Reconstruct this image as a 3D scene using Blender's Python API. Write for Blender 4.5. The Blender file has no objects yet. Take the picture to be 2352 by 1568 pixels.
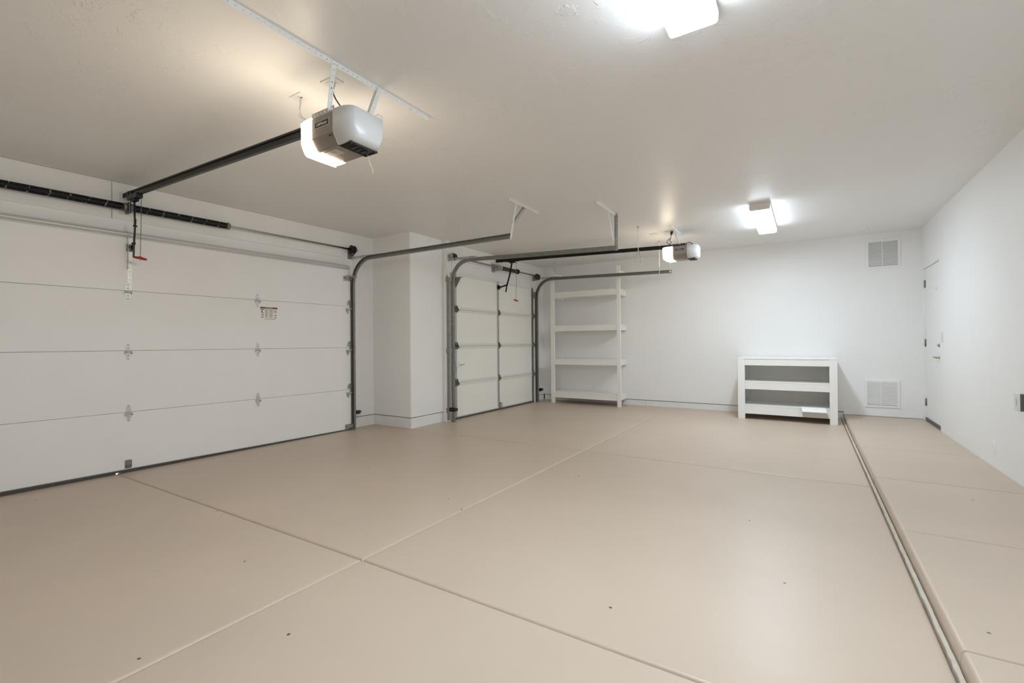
import bpy, bmesh, math, random
from mathutils import Vector, Matrix

random.seed(7)
scn = bpy.context.scene
COL = scn.collection
PI = math.pi

# ------------------------------------------------------------------ camera
CAM_H = 1.17
yaw, pitch, roll, fpx = math.radians(32.378), math.radians(0.200), math.radians(0.456), 1067.8
F = Vector((-math.sin(yaw) * math.cos(pitch), math.cos(yaw) * math.cos(pitch), math.sin(pitch)))
R0 = Vector((math.cos(yaw), math.sin(yaw), 0))
D0 = F.cross(R0)
RR = R0 * math.cos(roll) + D0 * math.sin(roll)
DD = -R0 * math.sin(roll) + D0 * math.cos(roll)
cam_d = bpy.data.cameras.new('camera')
cam = bpy.data.objects.new('camera', cam_d)
COL.objects.link(cam)
m = Matrix((RR, -DD, -F)).transposed().to_4x4()
m.translation = Vector((0, 0, CAM_H))
cam.matrix_world = m
cam_d.sensor_width = 36.0
cam_d.sensor_fit = 'HORIZONTAL'
cam_d.lens = 36.0 * fpx / 2352.0
cam_d.clip_start = 0.02
scn.camera = cam

# ------------------------------------------------------------------ room numbers
ZC = 2.725            # ceiling
YB = 8.56             # back wall
XS = -4.63            # wall of the small door
XR = 1.365            # right wall
YF = -1.7             # front wall, behind the camera
ZK = 0.06             # raised walkway
XK = 0.455            # its front edge


def xw(y):
    return -5.39 - 0.045 * (4.66 - y)


FO = Vector((xw(1.7), 1.7, 0))
FT = Vector((0.045, 1, 0)).normalized()
FN = Vector((1, -0.045, 0)).normalized()


def FD(u, v, z):
    """point on the big door's wall: u along it, v out of it, z up"""
    p = FO + FT * u + FN * v
    return Vector((p.x, p.y, z))


def W(x, y, z):
    return Vector((x, y, z))


def lerp(a, b, t):
    return a + (b - a) * t


def clamp(t):
    return max(0.0, min(1.0, t))


def zfloor(x, y):
    return -0.03 * clamp((-2 - x) / 3.3) * clamp((5.5 - y) / 4.5)


# ------------------------------------------------------------------ materials
def lin(c):
    return tuple(((v / 255) / 12.92 if v / 255 <= 0.04045 else ((v / 255 + 0.055) / 1.055) ** 2.4) for v in c)


def mat(name, rgb, rough=0.5, metal=0.0, spec=0.5, bump=None, vary=0.0, vscale=8.0, emit=None, estr=0.0, coat=0.0):
    ma = bpy.data.materials.new(name)
    ma.use_nodes = True
    nt = ma.node_tree
    b = nt.nodes['Principled BSDF']
    col = lin(rgb) + (1.0,)
    b.inputs['Base Color'].default_value = col
    b.inputs['Roughness'].default_value = rough
    b.inputs['Metallic'].default_value = metal
    b.inputs['Specular IOR Level'].default_value = spec
    b.inputs['Coat Weight'].default_value = coat
    tc = None
    if vary or bump:
        tc = nt.nodes.new('ShaderNodeTexCoord')
    if vary:
        n = nt.nodes.new('ShaderNodeTexNoise')
        n.inputs['Scale'].default_value = vscale
        n.inputs['Detail'].default_value = 5
        nt.links.new(tc.outputs['Object'], n.inputs['Vector'])
        r = nt.nodes.new('ShaderNodeMapRange')
        r.inputs['From Min'].default_value = 0.3
        r.inputs['From Max'].default_value = 0.7
        r.inputs['To Min'].default_value = 1 - vary
        r.inputs['To Max'].default_value = 1 + vary
        nt.links.new(n.outputs['Fac'], r.inputs['Value'])
        mx = nt.nodes.new('ShaderNodeVectorMath')
        mx.operation = 'SCALE'
        mx.inputs[0].default_value = col[:3]
        nt.links.new(r.outputs['Result'], mx.inputs['Scale'])
        nt.links.new(mx.outputs['Vector'], b.inputs['Base Color'])
    if bump:
        sc, st, dist = bump
        n2 = nt.nodes.new('ShaderNodeTexNoise')
        n2.inputs['Scale'].default_value = sc
        n2.inputs['Detail'].default_value = 3
        nt.links.new(tc.outputs['Object'], n2.inputs['Vector'])
        bp = nt.nodes.new('ShaderNodeBump')
        bp.inputs['Strength'].default_value = st
        bp.inputs['Distance'].default_value = dist
        nt.links.new(n2.outputs['Fac'], bp.inputs['Height'])
        nt.links.new(bp.outputs['Normal'], b.inputs['Normal'])
    if emit:
        b.inputs['Emission Color'].default_value = lin(emit) + (1,)
        b.inputs['Emission Strength'].default_value = estr
    return ma


M = {}
M['wall'] = mat('white wall paint', (243, 243, 242), 0.42, spec=0.4, bump=(14, 0.12, 0.004), vary=0.012, vscale=1.5)
M['base'] = mat('white painted concrete base', (236, 237, 237), 0.55, bump=(30, 0.3, 0.004), vary=0.03, vscale=6)
M['floor'] = mat('beige floor paint', (199, 182, 164), 0.40, spec=0.5, bump=(160, 0.05, 0.001), vary=0.035, vscale=1.2)
M['strip'] = mat('pale joint strip', (205, 196, 182), 0.6, vary=0.06, vscale=30)
M['board'] = mat('white painted board', (242, 241, 238), 0.45, bump=(20, 0.12, 0.003), vary=0.02, vscale=4)
M['door'] = mat('white door steel', (243, 243, 242), 0.42, bump=(260, 0.10, 0.0012), vary=0.01, vscale=2)
M['cream'] = mat('cream door panel', (243, 242, 236), 0.5, vary=0.015, vscale=2)
M['creamrail'] = mat('cream door rail', (232, 231, 227), 0.42)
M['galv'] = mat('galvanised steel', (178, 178, 175), 0.45, metal=0.7, vary=0.12, vscale=25)
M['darkgalv'] = mat('dull galvanised steel', (140, 140, 135), 0.5, metal=0.65, vary=0.15, vscale=25)
M['zinc'] = mat('bright zinc plate', (212, 213, 213), 0.35, metal=0.7)
M['strut'] = mat('pale zinc strut', (216, 216, 214), 0.5, metal=0.45)
M['chrome'] = mat('polished steel', (205, 205, 203), 0.16, metal=1.0)
M['whitemetal'] = mat('white painted angle', (232, 231, 229), 0.4)
M['black'] = mat('black steel', (13, 13, 14), 0.35, spec=0.4)
M['drum'] = mat('dark cast drum', (70, 69, 66), 0.45, metal=0.6)
M['spring'] = mat('oiled black spring', (9, 10, 15), 0.38, spec=0.35)
M['mark'] = mat('white spring marks', (190, 192, 194), 0.5)
M['brown'] = mat('dark brown spring', (62, 52, 48), 0.45, spec=0.5)
M['rubber'] = mat('dark rubber', (72, 70, 67), 0.6)
M['ventshade'] = mat('vent gap shade', (110, 107, 104), 0.7)  # shade between the louvres, put in as a dark colour
M['alu'] = mat('aluminium retainer', (120, 118, 114), 0.4, metal=0.6)
M['red'] = mat('red plastic', (170, 28, 24), 0.4)
M['cord'] = mat('grey cord', (126, 112, 104), 0.8)
M['cordwhite'] = mat('white wire', (222, 219, 210), 0.6)
M['powercord'] = mat('dark power cord', (58, 48, 42), 0.5)
M['taupe'] = mat('taupe plastic', (142, 130, 120), 0.35, spec=0.5)
M['cover'] = mat('white plastic cover', (206, 206, 203), 0.3, spec=0.5)
M['grille'] = mat('black plastic', (38, 39, 40), 0.4)
M['plate'] = mat('black plate', (28, 26, 25), 0.3)
M['letter'] = mat('white lettering', (225, 222, 216), 0.5)
M['sticker'] = mat('pale sticker', (186, 182, 174), 0.5)
M['stickerw'] = mat('white sticker', (243, 242, 240), 0.5)
M['ink'] = mat('grey ink', (160, 160, 158), 0.6)
M['blackink'] = mat('black ink', (32, 30, 30), 0.6)
M['redink'] = mat('brown red band', (126, 82, 78), 0.6)
M['whitepl'] = mat('white plastic', (226, 226, 224), 0.35)
M['greysweep'] = mat('grey door sweep', (92, 94, 94), 0.6)
M['brass'] = mat('satin brass', (206, 196, 168), 0.25, metal=0.9)
M['hinge'] = mat('tarnished hinge', (150, 150, 147), 0.4, metal=0.8)
M['leafshade'] = mat('shaded loose board', (196, 195, 188), 0.5)  # white board darkened: shade of the down-facing leaf put into the colour
M['lamp'] = mat('lit tube diffuser', (245, 245, 245), 0.4, emit=(225, 240, 253), estr=72.0)
M['lampside'] = mat('lit tube diffuser side', (245, 245, 245), 0.4, emit=(225, 240, 253), estr=26.0)
M['lampfar'] = mat('lit tube diffuser far', (245, 245, 245), 0.4, emit=(225, 240, 253), estr=58.0)
M['lampfarside'] = mat('lit tube diffuser far side', (245, 245, 245), 0.4, emit=(225, 240, 253), estr=14.0)
M['bulb'] = mat('lit warm lens', (245, 238, 225), 0.35, emit=(255, 238, 212), estr=42.0)
M['bulbfar'] = mat('lit warm lens far', (245, 238, 225), 0.35, emit=(255, 238, 212), estr=20.0)


def floor_specks(ma):
    nt = ma.node_tree
    b = nt.nodes['Principled BSDF']
    old = b.inputs['Base Color'].links[0].from_socket
    tc = nt.nodes.new('ShaderNodeTexCoord')
    vo = nt.nodes.new('ShaderNodeTexVoronoi')
    vo.voronoi_dimensions = '2D'
    vo.inputs['Scale'].default_value = 0.95
    nz = nt.nodes.new('ShaderNodeTexNoise')
    nz.inputs['Scale'].default_value = 60
    nt.links.new(tc.outputs['Object'], vo.inputs['Vector'])
    nt.links.new(tc.outputs['Object'], nz.inputs['Vector'])
    mu = nt.nodes.new('ShaderNodeMath')
    mu.operation = 'MULTIPLY'
    mu.inputs[1].default_value = 0.013
    nt.links.new(nz.outputs['Fac'], mu.inputs[0])
    lt = nt.nodes.new('ShaderNodeMath')
    lt.operation = 'LESS_THAN'
    nt.links.new(vo.outputs['Distance'], lt.inputs[0])
    nt.links.new(mu.outputs[0], lt.inputs[1])
    mx = nt.nodes.new('ShaderNodeMix')
    mx.data_type = 'RGBA'
    nt.links.new(lt.outputs[0], mx.inputs['Factor'])
    nt.links.new(old, mx.inputs['A'])
    mx.inputs['B'].default_value = (0.09, 0.075, 0.06, 1)
    nt.links.new(mx.outputs['Result'], b.inputs['Base Color'])


floor_specks(M['floor'])


def ceiling_material():
    ma = bpy.data.materials.new('trowelled ceiling paint')
    ma.use_nodes = True
    nt = ma.node_tree
    b = nt.nodes['Principled BSDF']
    b.inputs['Base Color'].default_value = lin((236, 235, 233)) + (1,)
    b.inputs['Roughness'].default_value = 0.41
    b.inputs['Specular IOR Level'].default_value = 0.42
    tc = nt.nodes.new('ShaderNodeTexCoord')
    n1 = nt.nodes.new('ShaderNodeTexNoise')
    n1.inputs['Scale'].default_value = 8.5
    n1.inputs['Detail'].default_value = 5
    n1.inputs['Roughness'].default_value = 0.62
    n1.inputs['Distortion'].default_value = 0.5
    nt.links.new(tc.outputs['Object'], n1.inputs['Vector'])
    rp = nt.nodes.new('ShaderNodeMapRange')
    rp.interpolation_type = 'SMOOTHSTEP'
    rp.inputs['From Min'].default_value = 0.53
    rp.inputs['From Max'].default_value = 0.57
    nt.links.new(n1.outputs['Fac'], rp.inputs['Value'])
    n2 = nt.nodes.new('ShaderNodeTexNoise')
    n2.inputs['Scale'].default_value = 1.6
    n2.inputs['Detail'].default_value = 2
    nt.links.new(tc.outputs['Object'], n2.inputs['Vector'])
    rp2 = nt.nodes.new('ShaderNodeMapRange')
    rp2.inputs['From Min'].default_value = 0.42
    rp2.inputs['From Max'].default_value = 0.62
    nt.links.new(n2.outputs['Fac'], rp2.inputs['Value'])
    mu = nt.nodes.new('ShaderNodeMath')
    mu.operation = 'MULTIPLY'
    nt.links.new(rp.outputs['Result'], mu.inputs[0])
    nt.links.new(rp2.outputs['Result'], mu.inputs[1])
    bp = nt.nodes.new('ShaderNodeBump')
    bp.inputs['Strength'].default_value = 0.42
    bp.inputs['Distance'].default_value = 0.005
    nt.links.new(mu.outputs[0], bp.inputs['Height'])
    nt.links.new(bp.outputs['Normal'], b.inputs['Normal'])
    return ma


M['ceiling'] = ceiling_material()


# ------------------------------------------------------------------ mesh builder
class MB:
    def __init__(self, fr=None):
        self.v, self.f, self.mi, self.sm = [], [], [], []
        self.fr = fr or W

    def add(self, verts, faces, mi=0, smooth=False, raw=False):
        b = len(self.v)
        self.v += [Vector(p) if raw else self.fr(*p) for p in verts]
        for f in faces:
            self.f.append(tuple(b + i for i in f))
            self.mi.append(mi)
            self.sm.append(smooth)
        return self

    def box(self, x0, x1, y0, y1, z0, z1, mi=0, bev=0.0):
        if bev <= 0:
            vs = [(x, y, z) for x in (x0, x1) for y in (y0, y1) for z in (z0, z1)]
            fs = [(0, 1, 3, 2), (4, 6, 7, 5), (0, 4, 5, 1), (2, 3, 7, 6), (0, 2, 6, 4), (1, 5, 7, 3)]
            return self.add(vs, fs, mi)
        bm = bmesh.new()
        bmesh.ops.create_cube(bm, size=1.0)
        for v in bm.verts:
            v.co = Vector(((x0 + x1) / 2 + v.co.x * (x1 - x0), (y0 + y1) / 2 + v.co.y * (y1 - y0), (z0 + z1) / 2 + v.co.z * (z1 - z0)))
        bmesh.ops.bevel(bm, geom=bm.edges[:], offset=bev, segments=2, affect='EDGES', profile=0.5)
        bm.verts.index_update()
        self.add([tuple(v.co) for v in bm.verts], [tuple(v.index for v in f.verts) for f in bm.faces], mi)
        bm.free()
        return self

    def prism(self, pts, axis, a0, a1, mi=0):
        """polygon pts in the two other axes (cyclic order y,z / x,z / x,y), extruded along axis"""
        def mk(p, a):
            return {'x': (a, p[0], p[1]), 'y': (p[0], a, p[1]), 'z': (p[0], p[1], a)}[axis]
        n = len(pts)
        vs = [mk(p, a0) for p in pts] + [mk(p, a1) for p in pts]
        fs = [tuple(range(n)), tuple(range(2 * n - 1, n - 1, -1))]
        fs += [(i, (i + 1) % n, n + (i + 1) % n, n + i) for i in range(n)]
        return self.add(vs, fs, mi)

    def tube(self, pts, r, seg=8, mi=0, cap=True, smooth=True):
        """round bar through world-frame points; r a number or one per point"""
        P = [self.fr(*p) for p in pts]
        n = len(P)
        rs = r if isinstance(r, (list, tuple)) else [r] * n
        vs, fs = [], []
        up = None
        for i in range(n):
            t = (P[min(i + 1, n - 1)] - P[max(i - 1, 0)]).normalized()
            if up is None:
                up = t.orthogonal().normalized()
            up = (up - t * up.dot(t))
            up = up.normalized() if up.length > 1e-6 else t.orthogonal().normalized()
            s = t.cross(up)
            for k in range(seg):
                a = 2 * PI * k / seg
                vs.append(P[i] + (up * math.cos(a) + s * math.sin(a)) * rs[i])
        for i in range(n - 1):
            for k in range(seg):
                fs.append((i * seg + k, i * seg + (k + 1) % seg, (i + 1) * seg + (k + 1) % seg, (i + 1) * seg + k))
        self.add(vs, fs, mi, smooth, raw=True)
        if cap:
            self.add(vs[:seg], [tuple(range(seg - 1, -1, -1))], mi, raw=True)
            self.add(vs[-seg:], [tuple(range(seg))], mi, raw=True)
        return self

    def bar(self, p0, p1, side, w, h, mi=0):
        """rectangular bar from p0 to p1; w wide along 'side' (a world vector), h across"""
        a, b = self.fr(*p0), self.fr(*p1)
        t = (b - a).normalized()
        s = Vector(side)
        s = (s - t * s.dot(t)).normalized()
        n = t.cross(s)
        vs = []
        for p in (a, b):
            for i, j in ((-1, -1), (1, -1), (1, 1), (-1, 1)):
                vs.append(p + s * (w / 2 * i) + n * (h / 2 * j))
        self.add(vs, [(3, 2, 1, 0), (4, 5, 6, 7), (0, 1, 5, 4), (1, 2, 6, 5), (2, 3, 7, 6), (3, 0, 4, 7)], mi, raw=True)
        return self

    def perf(self, p0, p1, side, w, pitch=0.034, r=0.0045, th=0.002, mi=0, slot=1.0):
        """flat perforated strip (holes are real) from p0 to p1, w wide along side"""
        a, b = self.fr(*p0), self.fr(*p1)
        L = (b - a).length
        t = (b - a).normalized()
        s = Vector(side)
        s = (s - t * s.dot(t)).normalized()
        nn = t.cross(s)
        n = max(1, int(L / pitch))
        c = L / n
        for lay in (-1, 1):
            off = nn * (th / 2 * lay)
            vs, fs = [], []
            for i in range(n):
                o = a + t * (c * (i + 0.5)) + off
                bidx = len(vs)
                for k in range(8):
                    ang = PI / 8 + k * PI / 4
                    vs.append(o + t * (r * slot * math.cos(ang)) + s * (r * math.sin(ang)))
                outer = [(c / 2, -w / 2), (c / 2, w / 2), (-c / 2, w / 2), (-c / 2, -w / 2)]
                for (x, y) in outer:
                    vs.append(o + t * x + s * y)
                B = bidx
                O_ = [B + 8, B + 9, B + 10, B + 11]
                fs += [(O_[0], O_[1], B + 0, B + 7), (O_[1], B + 1, B + 0), (O_[1], O_[2], B + 2, B + 1), (O_[2], B + 3, B + 2),
                       (O_[2], O_[3], B + 4, B + 3), (O_[3], B + 5, B + 4), (O_[3], O_[0], B + 6, B + 5), (O_[0], B + 7, B + 6)]
            self.add(vs, fs, mi, raw=True)
        # edges of the strip
        for sg in (-1, 1):
            e = s * (w / 2 * sg)
            o = nn * (th / 2)
            self.add([a + e - o, b + e - o, b + e + o, a + e + o], [(0, 1, 2, 3)], mi, raw=True)
        for q in (a, b):
            e = s * (w / 2)
            o = nn * (th / 2)
            self.add([q - e - o, q + e - o, q + e + o, q - e + o], [(0, 1, 2, 3)], mi, raw=True)
        return self

    def lathe(self, p0, axis, prof, seg=20, mi=0, smooth=True):
        """prof = [(distance along axis, radius)]"""
        a = self.fr(*p0)
        t = Vector(axis).normalized()
        u = t.orthogonal().normalized()
        s = t.cross(u)
        vs, fs = [], []
        for d, r in prof:
            for k in range(seg):
                an = 2 * PI * k / seg
                vs.append(a + t * d + (u * math.cos(an) + s * math.sin(an)) * r)
        for i in range(len(prof) - 1):
            for k in range(seg):
                fs.append((i * seg + k, i * seg + (k + 1) % seg, (i + 1) * seg + (k + 1) % seg, (i + 1) * seg + k))
        fs.append(tuple(range(seg - 1, -1, -1)))
        fs.append(tuple((len(prof) - 1) * seg + k for k in range(seg)))
        self.add(vs, fs, mi, smooth, raw=True)
        return self

    def sweep(self, path, prof, b, mi=0):
        """sweep a closed profile [(n, b)] along a planar path; b = constant out-of-plane vector"""
        P = [self.fr(*p) for p in path]
        B = Vector(b).normalized()
        n = len(P)
        k = len(prof)
        vs, fs = [], []
        for i in range(n):
            t = (P[min(i + 1, n - 1)] - P[max(i - 1, 0)]).normalized()
            nn = B.cross(t)
            for (q, w) in prof:
                vs.append(P[i] + nn * q + B * w)
        for i in range(n - 1):
            for j in range(k):
                fs.append((i * k + j, i * k + (j + 1) % k, (i + 1) * k + (j + 1) % k, (i + 1) * k + j))
        fs.append(tuple(range(k - 1, -1, -1)))
        fs.append(tuple((n - 1) * k + j for j in range(k)))
        self.add(vs, fs, mi, raw=True)
        return self


ROOTS = {}


def finish(name, mb, mats, parent=None, fix=True):
    me = bpy.data.meshes.new(name)
    inv = ROOTS[parent.name].inverted() if parent is not None and parent.name in ROOTS else None
    vs = [tuple(inv @ v) if inv else tuple(v) for v in mb.v]
    me.from_pydata(vs, [], mb.f)
    mats = mats if isinstance(mats, (list, tuple)) else [mats]
    for k in mats:
        me.materials.append(M[k])
    me.polygons.foreach_set('material_index', mb.mi)
    me.polygons.foreach_set('use_smooth', mb.sm)
    if fix:
        bm = bmesh.new()
        bm.from_mesh(me)
        bmesh.ops.remove_doubles(bm, verts=bm.verts[:], dist=1e-6)
        bmesh.ops.recalc_face_normals(bm, faces=bm.faces[:])
        bm.to_mesh(me)
        bm.free()
    me.update()
    o = bpy.data.objects.new(name, me)
    COL.objects.link(o)
    if parent is not None:
        o.parent = parent
        if parent.name in ROOTS:
            ROOTS[o.name] = ROOTS[parent.name]
    return o


def tag(o, label=None, cat=None, group=None, kind=None):
    for k, v in (('label', label), ('category', cat), ('group', group), ('kind', kind)):
        if v:
            o[k] = v
    return o


def thing(name, loc, label, cat, group=None, rz=0.0):
    o = bpy.data.objects.new(name, None)
    COL.objects.link(o)
    o.empty_display_size = 0.1
    o.location = loc
    o.rotation_euler = (0, 0, rz)
    ROOTS[o.name] = Matrix.Translation(Vector(loc)) @ Matrix.Rotation(rz, 4, 'Z')
    return tag(o, label, cat, group)


def struct(name, mb, mats, parent=None, fix=True):
    o = finish(name, mb, mats, parent, fix)
    if parent is None:
        o['kind'] = 'structure'
    return o


def copy_part(src, parent, delta):
    c = src.copy()
    COL.objects.link(c)
    c.parent = parent
    rz = ROOTS[parent.name].to_3x3().inverted() if parent.name in ROOTS else Matrix.Identity(3)
    c.location = Vector(src.location) + rz @ Vector(delta)
    return c


def text_mesh(body, size):
    cu = bpy.data.curves.new('text', 'FONT')
    cu.body = body
    cu.size = size
    cu.align_x = 'CENTER'
    cu.align_y = 'CENTER'
    cu.extrude = 0.0004
    o = bpy.data.objects.new('text', cu)
    COL.objects.link(o)
    dg = bpy.context.evaluated_depsgraph_get()
    me = o.evaluated_get(dg).to_mesh()
    vs = [v.co.copy() for v in me.vertices]
    fs = [tuple(p.vertices) for p in me.polygons]
    o.evaluated_get(dg).to_mesh_clear()
    bpy.data.objects.remove(o)
    bpy.data.curves.remove(cu)
    return vs, fs


# ================================================================== SETTING
# ---- floor slabs with tooled joints
def slab(mb, x0, x1, y0, y1, zf, nx, ny, gap=0.002, zb=-0.09, top=0.0):
    prof = [(0.0, -0.016), (0.0025, -0.009), (0.007, -0.0036), (0.014, -0.0009), (0.024, 0.0)]
    x0 += gap
    x1 -= gap
    y0 += gap
    y1 -= gap

    def axis(a, b, n):
        s = [(a + d, z) for d, z in prof]
        s += [(a + 0.024 + (b - a - 0.048) * i / n, 0.0) for i in range(1, n)]
        s += [(b - d, z) for d, z in reversed(prof)]
        return s
    ax, ay = axis(x0, x1, nx), axis(y0, y1, ny)
    vs, fs = [], []
    for x, zx in ax:
        for y, zy in ay:
            vs.append((x, y, top + zf(x, y) + min(zx, zy)))
    n = len(ay)
    for i in range(len(ax) - 1):
        for j in range(n - 1):
            fs.append((i * n + j, (i + 1) * n + j, (i + 1) * n + j + 1, i * n + j + 1))
    mb.add(vs, fs, 0, True)
    # skirt down to the ground below
    ring = [(i, 0) for i in range(len(ax))] + [(len(ax) - 1, j) for j in range(1, n)] + [(i, n - 1) for i in range(len(ax) - 2, -1, -1)] + [(0, j) for j in range(n - 2, 0, -1)]
    rv = [vs[i * n + j] for i, j in ring]
    k = len(rv)
    mb.add(rv + [(x, y, zb) for x, y, z in rv], [(i, k + i, k + (i + 1) % k, (i + 1) % k) for i in range(k)], 0, False)


mb = MB()
XJ, YJ1, YJ2 = -2.052, 1.70, 4.667
for (a, b) in ((-5.72, XJ), (XJ, 0.429)):
    for (c, d) in ((YF, YJ1), (YJ1, YJ2), (YJ2, YB + 0.02)):
        slab(mb, a, b, c, d, zfloor, 14, 14)
mb.box(-5.72, 0.47, YF, YB, -0.10, -0.046)
struct('floor', mb, 'floor')

mb = MB()
random.seed(3)
n = 240
left, right = [], []
for i in range(n + 1):
    y = YF + (YB - YF) * i / n
    left.append((0.4315 + random.uniform(-0.0022, 0.0022), y))
    right.append((0.4465 + random.uniform(-0.0008, 0.0012), y))
vs, fs = [], []
for (l, r) in zip(left, right):
    vs += [(l[0], l[1], -0.03), (l[0], l[1], 0.004), (l[0] + 0.003, l[1], 0.007), (r[0], r[1], 0.007), (r[0], r[1], -0.03)]
for i in range(n):
    for j in range(4):
        fs.append((i * 5 + j, i * 5 + j + 1, (i + 1) * 5 + j + 1, (i + 1) * 5 + j))
mb.add(vs, fs)
struct('trim_1', mb, 'strip')

# raised walkway along the right wall, cut by joints
mb = MB()
cuts = [YF, 1.02, 2.27, 3.52, 4.776, 6.05, 7.15, YB + 0.02]
random.seed(5)
for y0, y1 in zip(cuts[:-1], cuts[1:]):
    g = 0.0030
    y0 += g
    y1 -= g
    rows = [(XK - 0.002, -0.05, 0), (XK - 0.001, 0.0, 0), (XK + 0.004, 0.046, 0), (XK + 0.0065, 0.053, 0), (XK + 0.011, 0.0575, 0), (XK + 0.017, 0.0595, 0), (XK + 0.026, ZK, 0), (XR + 0.02, ZK, 0)]
    ys = [(y0, 0.022), (y0 + 0.0012, 0.006), (y0 + 0.0030, 0.0012), (y0 + 0.006, 0.0003), (y0 + 0.010, 0.0)]
    yy = ys + [(lerp(y0, y1, t / 6), 0.0) for t in range(1, 6)] + [(y1 - (a - y0), b) for a, b in reversed(ys)]
    vs, fs = [], []
    for (y, dz) in yy:
        for (x, z, _) in rows:
            vs.append((x + dz * (0.8 if x < XK + 0.02 else 0), y, z - (dz if z > 0.03 else 0)))
    k = len(rows)
    for i in range(len(yy) - 1):
        for j in range(k - 1):
            fs.append((i * k + j, i * k + j + 1, (i + 1) * k + j + 1, (i + 1) * k + j))
    mb.add(vs, fs, 0, True)
    for e in (0, len(yy) - 1):
        p = [vs[e * k + j] for j in range(k)] + [(XR + 0.02, vs[e * k][1], -0.05)]
        mb.add(p, [tuple(range(len(p)))], 0, False)
mb.box(XK + 0.006, XR + 0.02, YF, YB, -0.06, 0.012)
struct('raised_walkway', mb, 'floor')

# ---- ceiling
mb = MB()
mb.box(-5.95, XR + 0.2, YF - 0.2, YB + 0.2, ZC, ZC + 0.12)
struct('ceiling', mb, 'ceiling')

# ---- walls
mb = MB(FD)
mb.box(-3.5, -2.36, -0.12, 0, 0.145, ZC)
mb.box(2.49, 3.01, -0.12, 0, 0.145, ZC)
mb.box(-2.36, 2.49, -0.12, 0, 2.19, ZC)
struct('wall_left', mb, 'wall')
mb = MB(FD)
mb.box(-3.5, -2.36, -0.13, -0.004, -0.04, 0.134)
mb.box(2.49, 3.02, -0.13, -0.004, -0.04, 0.134)
struct('baseboard_left', mb, 'base')

mb = MB()
# return wall and the stretch before the small door: one rounded outer corner
r = 0.022
arc = [(XS - r + r * math.sin(a), 4.685 + r - r * math.cos(a)) for a in [PI / 2 * i / 6 for i in range(7)]]
poly = [(-5.6, 4.685)] + arc + [(XS, 5.362), (XS - 0.14, 5.362), (XS - 0.14, 4.83), (-5.6, 4.83)]
mb.prism(poly, 'z', 0.148, ZC)
struct('wall_return', mb, 'wall')
mb = MB()
r = 0.03
arc = [(XS - 0.006 - r + r * math.sin(a), 4.691 + r - r * math.cos(a)) for a in [PI / 2 * i / 3 for i in range(4)]]
mb.prism([(-5.6, 4.691)] + arc + [(XS - 0.006, 5.355), (XS - 0.14, 5.355), (XS - 0.14, 4.83), (-5.6, 4.83)], 'z', -0.04, 0.137)
struct('baseboard_return', mb, 'base')

mb = MB()
XJB = XS - 0.014
mb.box(XS - 0.14, XJB, 5.366, 5.54, -0.02, ZC)
mb.box(XS - 0.14, XJB, 5.54, 7.95, 2.2, ZC)
mb.box(XS - 0.14, XJB, 7.95, YB + 0.1, 0.105, ZC)
struct('wall_left_far', mb, 'wall')
mb = MB()
mb.box(XS - 0.14, XJB - 0.004, 8.12, YB, -0.02, 0.094)
struct('baseboard_left_far', mb, 'base')

mb = MB()
mb.box(XS - 0.2, XK + 0.004, YB, YB + 0.12, 0.105, ZC)
mb.box(XK + 0.004, XR + 0.15, YB, YB + 0.12, ZK + 0.006, ZC)
struct('wall_back', mb, 'wall')
mb = MB()
random.seed(11)
mb.box(XS, -2.52, YB + 0.006, YB + 0.12, -0.02, 0.094)
mb.box(-2.517, XK, YB + 0.006, YB + 0.12, -0.02, 0.094)
mb.box(XK, XR + 0.05, YB + 0.02, YB + 0.12, 0.0, 0.07)
struct('baseboard_back', mb, 'base')

DY0, DY1, DZ1 = 7.555, 8.485, 2.165
mb = MB()
mb.box(XR, XR + 0.14, YF, DY0, ZK - 0.01, ZC)
mb.box(XR, XR + 0.14, DY0, DY1, DZ1, ZC)
mb.box(XR, XR + 0.14, DY1, YB + 0.1, ZK - 0.01, ZC)
struct('wall_right', mb, 'wall')
mb = MB()
mb.box(-5.95, XR + 0.2, YF - 0.12, YF, -0.1, ZC)
struct('wall_front', mb, 'wall')

# ---- header boards above the two doors
mb = MB(FD)
mb.box(-2.7, -0.024, -0.002, 0.018, 2.374, ZC - 0.002, bev=0.002)
struct('trim_2', mb, 'board')
mb = MB(FD)
mb.box(-0.018, 2.485, -0.002, 0.020, 2.374, ZC - 0.002, bev=0.002)
struct('trim_3', mb, 'board')
mb = MB()
mb.box(XJB - 0.002, XJB + 0.014, 5.452, 6.733, 2.432, ZC - 0.002, bev=0.002)
struct('trim_4', mb, 'board')
XJF = -4.556
mb = MB()
mb.box(XJB - 0.002, XJF, 5.366, 5.446, -0.01, ZC - 0.001, bev=0.003)
struct('trim_6', mb, 'board')
mb = MB()
mb.box(XJB - 0.002, XJF, 8.030, 8.115, -0.005, 2.40, bev=0.003)
struct('trim_7', mb, 'board')
mb = MB()
mb.box(XJB - 0.002, XJB + 0.016, 6.739, 8.07, 2.432, ZC - 0.002, bev=0.002)
struct('trim_5', mb, 'board')

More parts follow.
